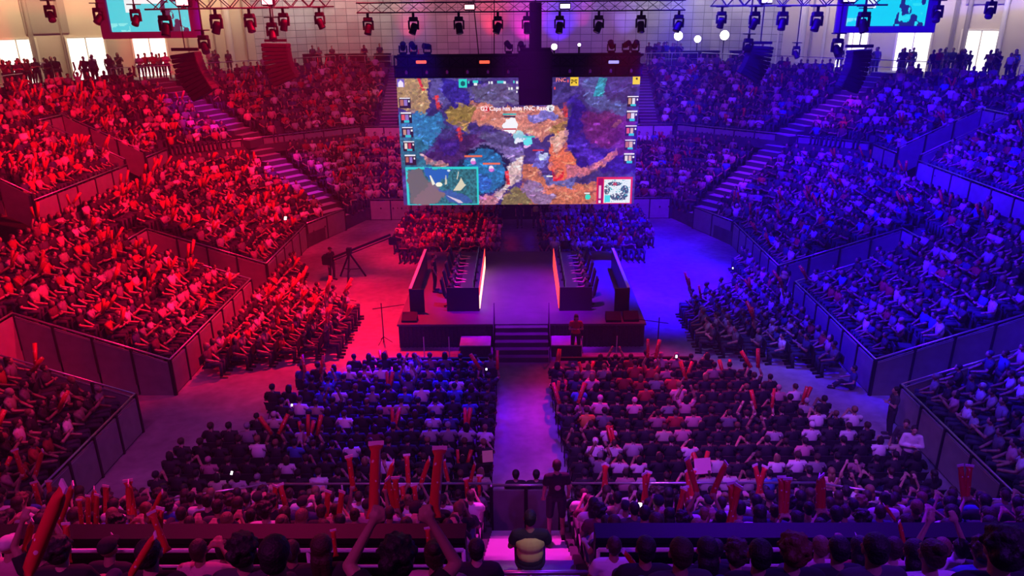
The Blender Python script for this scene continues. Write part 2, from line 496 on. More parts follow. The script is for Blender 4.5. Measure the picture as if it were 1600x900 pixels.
def wall_quad(name, A, B, z0, z1, m, thick=0.3):
    A = Vector((*A, 0)); B = Vector((*B, 0))
    d = (B - A); L = d.length; d.normalize()
    nrm = Vector((d.y, -d.x, 0))
    mid = (A + B) / 2
    if nrm.dot(Vector((0, 30, 0)) - mid) > 0: nrm = -nrm
    me = bpy.data.meshes.new(name)
    P = [A, B, B + nrm * thick, A + nrm * thick]
    vs = [(p.x, p.y, z) for z in (z0, z1) for p in P]
    fs = [(0, 1, 5, 4), (1, 2, 6, 5), (2, 3, 7, 6), (3, 0, 4, 7), (4, 5, 6, 7), (3, 2, 1, 0)]
    me.from_pydata(vs, [], fs)
    uv = me.uv_layers.new(name='UVMap')
    for poly in me.polygons:
        for li in poly.loop_indices:
            co = me.vertices[me.loops[li].vertex_index].co
            uv.data[li].uv = ((Vector((co.x, co.y, 0)) - A).dot(d), co.z)
    me.materials.append(m)
    o = bpy.data.objects.new(name, me)
    COL.objects.link(o)
    struct(o)
    return o, d, -nrm, L
SL, SR = (-21.0, 62.0), (21.0, 62.0)
wall_quad('wall_left', (-34.5, 13), (-34.5, 47), 0, 22, M['wall'])
wall_quad('wall_left_corner', (-34.5, 47), SL, 0, 22, M['wall'])
wall_quad('wall_left_glazed', SL, (-16.5, 67), 0, 22, M['tile'])
wall_quad('wall_back', (-16.5, 67), (16.5, 67), 0, 22, M['tile'])
wall_quad('wall_right_glazed', (16.5, 67), SR, 0, 22, M['tile'])
wall_quad('wall_right_corner', SR, (34.5, 47), 0, 22, M['wall'])
wall_quad('wall_right', (34.5, 47), (34.5, 13), 0, 22, M['wall'])
mb = MB().box(-16.3, 16.3, 66.6, 66.98, ZTOP, ZTOP + 0.75)
struct(mb.build('trim_1', M['concrete']))

def hit_wall(px, zt):
    """where the view column px meets the outer wall"""
    lo = on_y(px, 100, 1.0)
    rx = lo.x / lo.y
    best = None
    for k in range(5):
        A, B = W_[k], W_[k + 1]
        dx, dy = B[0] - A[0], B[1] - A[1]
        den = dx - rx * dy
        if abs(den) < 1e-6: continue
        t = (rx * A[1] - A[0]) / den
        if 0 <= t <= 1:
            p = (A[0] + dx * t, A[1] + dy * t)
            if p[1] > 5: best = (p, Vector((dx, dy, 0)).normalized())
    return best
def wall_frame(px):
    p, d = hit_wall(px, 0)
    if d.x < 0 and abs(d.x) > 1e-6: d = -d
    n = Vector((d.y, -d.x, 0))
    if n.dot(Vector((0 - p[0], 30 - p[1], 0))) < 0: n = -n
    return Vector((p[0], p[1], 0)), d, n
# daylit doorways high in the hall
for i, (px, wpx) in enumerate(((32, 50), (140, 50), (238, 46), (1328, 42), (1422, 46), (1525, 50))):
    p, d, n = wall_frame(px)
    zc = to_pix((p.x, p.y, 10))[2]
    w = wpx / F_PX * zc / max(0.35, abs(d.x * p.y - d.y * p.x) / p.length)
    w = min(w, 3.0)
    h = 2.75
    root = empty('door_%d' % (i + 1), (p.x, p.y, ZTOP)); struct(root)
    rot = math.atan2(d.y, d.x)
    root.rotation_euler = (0, 0, rot)
    s = 1 if Vector((-d.y, d.x, 0)).dot(n) > 0 else -1
    MB().box(-w / 2, w / 2, s * 0.02, s * 0.05, 0.02, h).build('glass', M['daylight'], root)
    f = MB()
    f.box(-w / 2 - 0.12, -w / 2, 0, s * 0.14, 0, h + 0.12).box(w / 2, w / 2 + 0.12, 0, s * 0.14, 0, h + 0.12)
    f.box(-w / 2, w / 2, 0, s * 0.14, h, h + 0.12).box(-0.03, 0.03, 0, s * 0.1, 0, h)
    f.build('door_frame', M['doorframe'], root)
# columns and seams on the walls
for (px, w, m_) in ((57, 0.3, 'seam'), (105, 0.12, 'seam'), (362, 0.55, 'column'), (340, 0.08, 'seam'), (388, 0.1, 'seam'), (298, 0.1, 'seam'), (1212, 0.1, 'column'),
                    (1248, 0.6, 'column'), (1262, 0.12, 'seam'), (1283, 0.16, 'column'), (1318, 0.35, 'column'), (1480, 0.2, 'seam'), (1500, 0.3, 'seam'), (1555, 0.3, 'column')):
    p, d, n = wall_frame(px)
    a = p + n * 0.1
    mb = MB().tube((a.x, a.y, ZTOP), (a.x, a.y, 21.9), w / 2, n=12) if w > 0.25 else MB().bar((a.x, a.y, ZTOP), (a.x, a.y, 21.9), w)
    o = mb.build('trim_%d' % int(px), M[m_], smooth=False); struct(o)
# wall vents / small panels
for (px, z0, z1, w) in ((1320, 12.6, 13.6, 1.0), (85, 11.4, 13.6, 2.6), (1525, 12.7, 15, 2.6)):
    p, d, n = wall_frame(px)
    a = p + n * 0.02
    A = a - d * w / 2; B = a + d * w / 2
    mb = MB(); mb.bar((A.x, A.y, (z0 + z1) / 2), (B.x, B.y, (z0 + z1) / 2), 0.12, z1 - z0)
    struct(mb.build('trim_%d' % int(px * 2), M['seam']))

# ------------------------------------------------------------------ barriers
def barrier(a, b, z0, z1, h, label, m='panel', pitch=1.5, rails=1, base=0.05, railm='rail', out=None, hz=None, pm='post', gap=0.10):
    """run of barrier panels between plan points a and b whose foot goes from z0 to z1"""
    a = Vector((a[0], a[1], 0)); b = Vector((b[0], b[1], 0))
    L = (b - a).length
    d = (b - a).normalized()
    n = max(1, round(L / pitch))
    root = empty('barrier', (a.x, a.y, z0), math.atan2(d.y, d.x))
    tag(root, label, 'barrier', 'barriers around the stands')
    zz = lambda t: (z1 - z0) * t
    for i in range(n):
        t0, t1 = i / n, (i + 1) / n
        x0, x1 = L * t0 + 0.04, L * t1 - 0.04
        mb = MB()
        zb0, zb1 = zz(t0), zz(t1)
        vs = [(x0, -0.025, zb0 + base), (x1, -0.025, zb1 + base), (x1, 0.025, zb1 + base), (x0, 0.025, zb0 + base),
              (x0, -0.025, zb0 + h - gap), (x1, -0.025, zb1 + h - gap), (x1, 0.025, zb1 + h - gap), (x0, 0.025, zb0 + h - gap)]
        mb.add(vs, [(0, 3, 2, 1), (4, 5, 6, 7), (0, 1, 5, 4), (1, 2, 6, 5), (2, 3, 7, 6), (3, 0, 4, 7)])
        mb.build('panel', M[m], root)
    for i in range(n + 1):
        t = i / n
        MB().box(L * t - 0.035, L * t + 0.035, -0.06, 0.06, zz(t), zz(t) + h).build('post', M[pm], root)
    for q in range(rails):
        MB().tube((0, 0, zz(0) + h + 0.02 - q * 0.16), (L, 0, zz(1) + h + 0.02 - q * 0.16), 0.03, n=8).build('top_rail' if q == 0 else 'lower_rail', M[railm], root, smooth=True)
    return root
HF = 1.35
def terr(tier, dep, side='L'):
    n, D0 = (NL, XM - XI) if tier == 'low' else (NU, XO - XM)
    j = min(n - 1, max(0, int(dep / D0 * n)))
    return row_z(tier, j)
for side, s in (('L', -1), ('R', 1)):
    word = 'left' if s < 0 else 'right'
    lows = sorted([c for c in CUTS[side] if c[2] == 'low'])
    ups = sorted([c for c in CUTS[side] if c[2] == 'up'])
    ys = [13.0, lows[0][0], lows[0][1], lows[1][0], lows[1][1], 40.0]
    names = ['nearer than the first gangway', 'between its two gangways', 'beyond its second gangway']
    for q in range(3):
        barrier((s * XI, ys[2 * q]), (s * XI, ys[2 * q + 1]), 0, 0, HF, 'grey panel barrier before the %s stand, %s' % (word, names[q]),
                m='midpanel' if q == 0 else 'panel', rails=2, pitch=1.25)
    for q, (ya, yb, t, dep) in enumerate(lows):
        which = 'first' if q == 0 else 'second'
        for yy, w2 in ((ya, 'near'), (yb, 'far')):
            barrier((s * XI, yy), (s * (XI + dep), yy), 0.0, 1.75, HF, 'sloping grey panel barrier, %s side of the %s gangway, %s stand' % (w2, which, word), rails=2, pitch=1.25, base=-0.6)
        barrier((s * (XI + dep), ya), (s * (XI + dep), yb), 1.75, 1.75, HF, 'grey panel barrier closing the head of the %s gangway, %s stand' % (which, word), base=-1.75, pitch=1.2)
    for q, (ya, yb, t, dep) in enumerate(ups):
        which = 'nearer' if q == 0 else 'farther'
        for yy, w2 in ((ya, 'near'), (yb, 'far')):
            barrier((s * XM, yy), (s * (XM + dep), yy), ZM1 - 0.1, ZM1 + 2.0, 0.95, 'sloping panel barrier, %s side of the %s upper gangway, %s stand' % (w2, which, word), base=-0.7, pitch=1.4)
        barrier((s * (XM + dep), ya), (s * (XM + dep), yb), ZM1 + 2.0, ZM1 + 2.0, 0.9, 'panel barrier above the head of the %s upper gangway, %s stand' % (which, word), base=-2.9, pitch=1.2)
    yy = [16.0, ups[0][0], ups[0][1], ups[1][0], ups[1][1], 43.8]
    nm = ['nearest stretch', 'middle stretch', 'farthest stretch']
    for q in range(3):
        barrier((s * (XM - 0.02), yy[2 * q]), (s * (XM - 0.02), yy[2 * q + 1]), ZM0, ZM0, 1.0, 'low panel wall fronting the upper %s stand, %s' % (word, nm[q]), pitch=1.6)
    barrier((s * XI, 40.3), (s * 10.6, 43.6), 0, 0, HF, 'short panel barrier across the far %s corner of the floor' % word)
    barrier((s * XM, 44.4), (s * 11.2, 52.9), ZM0, ZM0, 1.0, 'low panel wall across the upper far %s corner' % word, pitch=1.5)
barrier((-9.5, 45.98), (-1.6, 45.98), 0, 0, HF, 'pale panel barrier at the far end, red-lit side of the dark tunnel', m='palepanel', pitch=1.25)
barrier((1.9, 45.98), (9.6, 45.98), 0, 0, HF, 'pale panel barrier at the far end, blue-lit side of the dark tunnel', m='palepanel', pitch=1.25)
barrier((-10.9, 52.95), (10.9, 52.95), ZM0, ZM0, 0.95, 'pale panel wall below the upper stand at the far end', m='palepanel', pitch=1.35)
# railing round the concourse
def guard(pts, h, label, cat='railing', r=0.025, bars=2, pitch=2.0, m='rail', group=None, second=None):
    root = empty('railing', pts[0])
    tag(root, label, cat, group)
    o0 = Vector(pts[0])
    for q in range(bars):
        for i in range(len(pts) - 1):
            a = Vector(pts[i]) - o0; b = Vector(pts[i + 1]) - o0
            zz = h * (1 - q / max(2, bars) * 0.9) if bars > 1 else h
            if q == 1 and second: zz = second
            MB().tube((a.x, a.y, a.z + zz), (b.x, b.y, b.z + zz), r if q == 0 else r * 0.7, n=8).build('rail', M[m], root, smooth=True)
    for i in range(len(pts) - 1):
        a = Vector(pts[i]) - o0; b = Vector(pts[i + 1]) - o0
        n = max(1, round((b - a).length / pitch))
        for k in range(n + (i == len(pts) - 2)):
            p = a.lerp(b, k / n)
            MB().tube((p.x, p.y, p.z), (p.x, p.y, p.z + h), r * 0.9, n=8).build('post', M[m], root, smooth=True)
    return root
for s, w in ((-1, 'left, red-lit'), (1, 'right, blue-lit')):
    guard([(s * 29.2, 30, ZTOP), (s * 29.2, 45.0, ZTOP)], 1.0, 'thin steel railing along the concourse above the %s stand' % w)
    guard([(s * 26, 48.9, ZTOP), (s * 14.7, 62.1, ZTOP)], 1.0, 'thin steel railing along the concourse at the %s far corner' % w)
guard([(-14.4, 62.15, ZTOP), (14.4, 62.15, ZTOP)], 1.0, 'thin steel railing along the concourse at the far end')

# tunnel at the far end and stairs
mb = MB()
mb.box(-1.55, 1.85, 45.95, 46.3, 0, 2.6)
struct(mb.build('door_7', M['black']))
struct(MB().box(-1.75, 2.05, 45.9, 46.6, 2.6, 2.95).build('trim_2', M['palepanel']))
def stairs(name, a, b, width, za, zb, n, m, label=None):
    """solid straight stairs from plan point a (low) to b (high)"""
    a = Vector((a[0], a[1], 0)); b = Vector((b[0], b[1], 0))
    d = (b - a) / n
    u = d.normalized(); r = Vector((u.y, -u.x, 0)) * width / 2
    mb = MB()
    for i in range(n):
        p = a + d * i; q = a + d * (i + 1)
        z = za + (zb - za) * (i + 1) / n
        z0 = z - (zb - za) / n - 0.25
        vs = [(p - r), (p + r), (q + r), (q - r)]
        mb.add([(v.x, v.y, z0) for v in vs] + [(v.x, v.y, z) for v in vs],
               [(0, 3, 2, 1), (4, 5, 6, 7), (0, 1, 5, 4), (1, 2, 6, 5), (2, 3, 7, 6), (3, 0, 4, 7)])
    return struct(mb.build(name, m))
STAIRS = []   # strips kept free of people: (ax, ay, bx, by, halfwidth)
def add_stairs(a, b, w, za, zb, n):
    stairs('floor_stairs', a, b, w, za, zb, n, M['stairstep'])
    STAIRS.append((a[0], a[1], b[0], b[1], w / 2 + 0.3))
for s in (-1, 1):
    I0, I1, M0, M1, O0, O1 = (s * XI, 40), (s * 9.8, 46), (s * XM, 44), (s * 11, 53), (s * XO, 45), (s * 14.5, 62)
    f1, f2, f3 = 0.55, 0.42, 0.33
    a, b, c = lp(I0, I1, f1), lp(M0, M1, f2), lp(O0, O1, f3)
    add_stairs(a, b, 1.5, DECK0 - 0.1, ZM0 + 0.3, 13)
    add_stairs(b, c, 1.6, ZM0 + 0.7, ZTOP + 0.25, 14)
    add_stairs((s * 9.3, 53.2), (s * 9.6, 62), 1.25, ZM0 + 0.75, ZTOP + 0.25, 22)

# ------------------------------------------------------------------ near stand (below the camera)
def zA(y): return 2.0 + 0.62 * (12.7 - y)
def zB(y): return 5.45 + 0.82 * (6.9 - y)
ROWS_A = [12.7 - 0.8 * i for i in range(6)] + [8.0]
ROWS_A[-1] = 7.95
ROWS_B = [6.75, 6.0, 5.1, 4.2, 3.3, 2.4]
AX0, AX1 = -0.62, 0.86           # the stairway between the two halves
for (x0, x1, nme) in ((-19, AX0, 'left'), (AX1, 19, 'right')):
    mb = MB()
    for i, y in enumerate(ROWS_A):
        yf = y + 0.45
        yn = (ROWS_A[i + 1] + 0.45) if i + 1 < len(ROWS_A) else 7.45
        mb.box(x0, x1, yn, yf, -0.02 if i == 0 else zA(y) - 0.9, zA(y))
    struct(mb.build('seating_tier', M['dark_concrete']))
mb = MB()
for i, y in enumerate(ROWS_B):
    yf = y + 0.4
    yn = (ROWS_B[i + 1] + 0.4) if i + 1 < len(ROWS_B) else 1.2
    if i < 2:
        mb.box(-19, AX0 + 0.1, yn, yf, zB(y) - 1.2, zB(y)); mb.box(AX1 - 0.1, 19, yn, yf, zB(y) - 1.2, zB(y))
        mb.box(AX0 + 0.1, AX1 - 0.1, yn, yf, zB(6.9) - 1.2, zB(6.9))
    else:
        mb.box(-19, 19, yn, yf, zB(y) - 1.2, zB(y))
struct(mb.build('seating_tier', M['dark_concrete']))
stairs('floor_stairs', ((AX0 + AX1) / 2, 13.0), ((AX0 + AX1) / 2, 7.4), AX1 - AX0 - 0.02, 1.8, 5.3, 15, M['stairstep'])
# parapet and rails of the upper near section
PB = 7.46
for (x0, x1, w) in ((-19, AX0 - 0.05, 'left of the stairway'), (AX1 + 0.05, 19, 'right of the stairway')):
    o = MB().box(x0, x1, PB - 0.12, PB + 0.1, 4.3, 6.38).build('parapet', M['black'])
    tag(o, 'long dark parapet below the nearest rows, %s' % w, 'parapet')
    c = MB().box(x0, x1, PB - 0.15, PB + 0.13, 6.38, 6.46).build('capping', M['black'], o)
guard([(-19, 7.05, 5.45), (AX0 - 0.05, 7.05, 5.45)], 1.05, 'round steel guard rail above the dark parapet, left of the stairway', r=0.026, bars=2, pitch=1.9, m='railred', second=0.82)
guard([(AX1 + 0.05, 7.05, 5.45), (19, 7.05, 5.45)], 1.05, 'round steel guard rail above the dark parapet, right of the stairway', r=0.026, bars=2, pitch=1.9, m='railred', second=0.82)
guard([(AX0, 7.05, 5.45), (AX1, 7.05, 5.45)], 0.72, 'steel rail across the head of the central stairway', r=0.028, bars=2, pitch=0.74)
o = MB().box(AX0, AX1, 7.02, 7.12, 5.45, 5.95).build('gate_panel', M['blackcloth'])
tag(o, 'dark low panel under the rail at the head of the central stairway', 'panel')
# front of section A
FA = 13.35
def front(x0, x1, label):
    struct(MB().box(x0, x1, FA - 0.12, FA, 0.0, 2.0).build('wall_front', M['blackcloth']))
    guard([(x0, FA - 0.06, 2.0), (x1, FA - 0.06, 2.0)], 1.02, label, r=0.025, bars=2, pitch=1.6)
front(-5.4, AX0, 'steel guard rail at the foot of the near stand, left of the gate')
front(AX1, 6.3, 'steel guard rail at the foot of the near stand, right of the gate')
o = barrier((AX0, FA - 0.05), (AX1, FA - 0.05), 1.6, 1.6, 1.35, 'maroon panelled gate at the foot of the central stairway', m='panel', pitch=0.75)
struct(MB().box(AX0, AX1, FA - 0.2, FA + 0.0, 0, 1.7).build('wall_gate', M['blackcloth']))
guard([(-5.4, FA - 0.06, 2.0), (-7.6, 12.7, 2.0), (-19, 12.7, 2.0)], 1.02, 'steel guard rail bending away to the side of the near stand, red-lit', r=0.022, bars=2, pitch=1.6)
guard([(6.3, FA - 0.06, 2.0), (8.3, 12.7, 2.0), (19, 12.7, 2.0)], 1.02, 'steel guard rail bending away to the side of the near stand, blue-lit', r=0.022, bars=2, pitch=1.6)
guard([(-13.5, 13.9, 1.2), (-10.2, 13.9, 1.2)], 0.95, 'short steel rail in the gap beside the left stand', r=0.022, bars=2, pitch=1.6)
guard([(10.8, 13.9, 1.3), (14.5, 13.9, 1.3)], 0.95, 'short steel rail in the gap beside the right stand', r=0.022, bars=2, pitch=1.6)

# ------------------------------------------------------------------ stage
SX0, SX1, SY0, SY1, SZ = -4.8, 4.95, 26.6, 36.0, 1.0
st = empty('stage', (0, SY0, 0))
tag(st, 'low dark stage draped in black cloth in the middle of the floor', 'stage')
def B(mb, name, m, parent=st, **k):
    for i, v in enumerate(mb.v): mb.v[i] = (v[0], v[1] - SY0, v[2])
    return mb.build(name, m, parent, **k)
B(MB().box(SX0, SX1, SY0, SY1, 0.92, SZ), 'deck', M['stagefloor'])
sk = MB().box(SX0 + 0.05, SX1 - 0.05, SY0 + 0.05, SY1 - 0.05, 0.0, 0.92)
B(sk, 'skirt', M['blackcloth'])
fold = MB()
x = SX0 + 0.1
while x < SX1 - 0.1:
    fold.tube((x, SY0 + 0.04, 0.0), (x, SY0 + 0.04, 0.9), 0.035, n=6); x += 0.16
B(fold, 'drape', M['blackcloth'])
ss = empty('stage_steps', (0.08, SY0, 0))
tag(ss, 'dark five-step stairs up to the middle of the stage', 'steps')
for i in range(5):
    z = (i + 1) * 0.19
    MB().box(-1.02, 1.02, -1.35 + 0.27 * i, -1.35 + 0.27 * (i + 1), 0, z).build('step', M['stagefloor'], ss)
for xx in (-1.06, 1.06):
    m_ = MB(); m_.bar((xx, -1.35, 0.95), (xx, -0.05, 1.9), 0.04).bar((xx, -1.35, 0), (xx, -1.35, 0.95), 0.04).bar((xx, -0.05, 0.95), (xx, -0.05, 1.9), 0.04)
    m_.build('handrail', M['post'], ss)
for xx, wd, lb in ((-1.7, 1.15, 'grey-topped riser box left of the stage steps'), (1.8, 1.15, 'grey-topped riser box right of the stage steps')):
    r_ = empty('riser_box', (xx, 26.15, 0)); tag(r_, lb, 'riser')
    MB().box(-wd / 2, wd / 2, -0.42, 0.42, 0, 0.46).build('body', M['blackcloth'], r_)
    MB().box(-wd / 2 - 0.02, wd / 2 + 0.02, -0.44, 0.44, 0.46, 0.50).build('top', M['stair'], r_)
for xx, lb in ((-2.65, 'outer'), (-3.6, 'outermost'), (2.35, 'inner'), (3.65, 'outer')):
    p_ = empty('stanchion', (xx, 25.3, 0))
    tag(p_, 'thin pale stanchion post before the stage, %s one %s of the steps' % (lb, 'left' if xx < 0 else 'right'), 'post')
    MB().tube((0, 0, 0.02), (0, 0, 1.05), 0.02, n=8).build('pole', M['palepanel'], p_)
    MB().lathe((0, 0, 0), [(0.15, 0), (0.15, 0.015), (0.03, 0.03)]).build('base', M['blackmetal'], p_)
for (x0, x1, w) in ((-5.4, -1.15, 'left'), (1.35, 6.1, 'right')):
    f = empty('low_fence', (x0, 24.15, 0)); tag(f, 'long low black fence before the front row, %s block' % w, 'fence')
    L = x1 - x0
    MB().box(0, L, -0.05, 0.05, 0.62, 0.74).build('top_bar', M['black'], f)
    for i in range(5):
        MB().box(L * i / 4 - 0.03, L * i / 4 + 0.03, -0.2, 0.2, 0, 0.62).build('leg', M['black'], f)
# monitors wedges at the stage corners
for (xx, yy, w) in ((-4.35, 27.0, 'left'), (4.4, 27.0, 'right'), (3.7, 26.95, 'right, inner')):
    f = MB(); f.add([(-.3, -.2, 0), (.3, -.2, 0), (.3, .2, 0), (-.3, .2, 0), (-.3, -.2, .08), (.3, -.2, .08), (.3, .2, .3), (-.3, .2, .3)],
                    [(0, 3, 2, 1), (4, 5, 6, 7), (0, 1, 5, 4), (1, 2, 6, 5), (2, 3, 7, 6), (3, 0, 4, 7)])
    tag(f.build('stage_monitor', M['speaker'], loc=(xx, yy, SZ)), 'black wedge speaker on the front corner of the stage, %s' % w, 'speaker')

def desk(s):
    """team desk on one side; s=-1 left. Players sit on the outer side and face the middle"""
    w = 'left' if s < 0 else 'right'
    d = empty('team_desk', (s * 2.0, 28.0, SZ)); tag(d, 'long black gaming desk on the %s half of the stage' % w, 'desk')
    X = lambda a, b: (min(s * a, s * b), max(s * a, s * b))
    x0, x1 = X(-0.35, 0.45)
    MB().box(x0, x1, 0, 5.4, 0.70, 0.76).build('tabletop', M['deskpanel'], d)
    x0, x1 = X(-0.37, -0.33)
    MB().box(x0, x1, 0, 5.4, 0, 1.02).build('front_panel', M['deskpanel'], d)
    x0, x1 = X(-0.40, -0.37)
    MB().box(x0, x1, 0.05, 5.3, 0.08, 0.62).build('light_strip', M['ledwhite' if s < 0 else 'ledred'], d)
    x0, x1 = X(-0.39, -0.37)
    MB().box(x0, x1, 0.05, 5.3, 0.66, 1.0).build('display_strip', M['ledred'], d)
    x0, x1 = X(-0.37, 0.95)
    MB().box(x0, x1, -0.05, 0.0, 0, 1.02).build('end_panel', M['deskpanel'], d)
    wg = empty('side_screen', (s * 4.4, 27.9, SZ)); tag(wg, 'long black screen wall behind the players on the %s edge of the stage' % w, 'screen wall')
    MB().box(-0.05, 0.05, 0, 5.3, 0, 1.0).build('panel', M['deskpanel'], wg)
    MB().box(-0.06, 0.06, 0, 5.3, 1.0, 1.03).build('top_trim', M['railred'], wg)
    MB().box(*X(-0.55, 0.05), -0.04, 0.0, 0, 1.0).build('end_panel', M['deskpanel'], wg)
    for i in range(5):
        y = 28.5 + i * 1.05
        m_ = empty('monitor', (s * 1.85, y, SZ + 0.76)); tag(m_, 'computer monitor on the %s team desk, %s seat from the stage front' % (w, ORD[i]), 'monitor', 'monitors on the %s team desk' % w)
        MB().box(-0.02, 0.02, -0.3, 0.3, 0.12, 0.48).build('housing', M['black'], m_)
        xa, xb = X(0.02, 0.026)
        MB().box(xa, xb, -0.28, 0.28, 0.14, 0.46).build('display', M['monitor'], m_)
        MB().box(-0.08, 0.08, -0.1, 0.1, 0, 0.015).build('foot', M['black'], m_)
        MB().box(-0.015, 0.015, -0.03, 0.03, 0.015, 0.2).build('stand', M['black'], m_)
        k_ = empty('gaming_chair', (s * 2.85, y, SZ), R(90) if s > 0 else R(-90)); tag(k_, 'black gaming chair at the %s team desk, %s from the stage front' % (w, ORD[i]), 'chair', 'gaming chairs at the %s desk' % w)
        gaming_chair(k_)
ORD = ['first', 'second', 'third', 'fourth', 'fifth', 'sixth', 'seventh', 'eighth', 'ninth', 'tenth', 'eleventh', 'twelfth', 'thirteenth', 'fourteenth', 'fifteenth',
       'sixteenth', 'seventeenth', 'eighteenth', 'nineteenth', 'twentieth', '21st', '22nd', '23rd', '24th', '25th', '26th', '27th', '28th', '29th', '30th', '31st', '32nd', '33rd', '34th', '35th', '36th', '37th', '38th', '39th', '40th']
def gaming_chair(k_):
    MB().box(-0.25, 0.25, -0.22, 0.28, 0.42, 0.50).bevel('seat', M['chair'], k_, 0.03)
    b = MB(); b.add([(-.25, -.26, .5), (.25, -.26, .5), (.25, -.18, .5), (-.25, -.18, .5), (-.22, -.40, 1.25), (.22, -.40, 1.25), (.22, -.32, 1.27), (-.22, -.32, 1.27)],
                    [(0, 3, 2, 1), (4, 5, 6, 7), (0, 1, 5, 4), (1, 2, 6, 5), (2, 3, 7, 6), (3, 0, 4, 7)])
    b.bevel('backrest', M['chair'], k_, 0.025)
    MB().tube((0, 0, 0.08), (0, 0, 0.42), 0.03).build('stem', M['blackmetal'], k_)
    f = MB()
    for a in range(5): f.bar((0, 0, 0.07), (0.28 * math.cos(a * 1.2566), 0.28 * math.sin(a * 1.2566), 0.05), 0.04)
    f.build('base', M['blackmetal'], k_)
desk(-1); desk(1)
# ------------------------------------------------------------------ hanging screen
def raster(W, H, painter):
    img = np.zeros((H, W, 3), dtype=np.float32)
    yy, xx = np.mgrid[0:H, 0:W]
    painter(img, xx, yy)
    return img
def s2l(c):
    c = np.asarray(c, dtype=np.float32) / 255.0
    return np.where(c <= 0.04045, c / 12.92, ((c + 0.055) / 1.055) ** 2.4)
def poly_mask(xx, yy, pts):
    m = np.zeros(xx.shape, bool)
    n = len(pts); j = n - 1
    for i in range(n):
        xi, yi = pts[i]; xj, yj = pts[j]
        if yi != yj:
            c = ((yi > yy) != (yj > yy)) & (xx < (xj - xi) * (yy - yi) / (yj - yi) + xi)
            m ^= c
        j = i
    return m
def smooth_noise(W, H, cell, seed):
    r = np.random.RandomState(seed)
    gw, gh = int(W / cell) + 3, int(H / cell) + 3
    g = r.rand(gh, gw)
    y, x = np.mgrid[0:H, 0:W] / cell
    x0 = x.astype(int); y0 = y.astype(int); fx = x - x0; fy = y - y0
    fx = fx * fx * (3 - 2 * fx); fy = fy * fy * (3 - 2 * fy)
    return (g[y0, x0] * (1 - fx) + g[y0, x0 + 1] * fx) * (1 - fy) + (g[y0 + 1, x0] * (1 - fx) + g[y0 + 1, x0 + 1] * fx) * fy
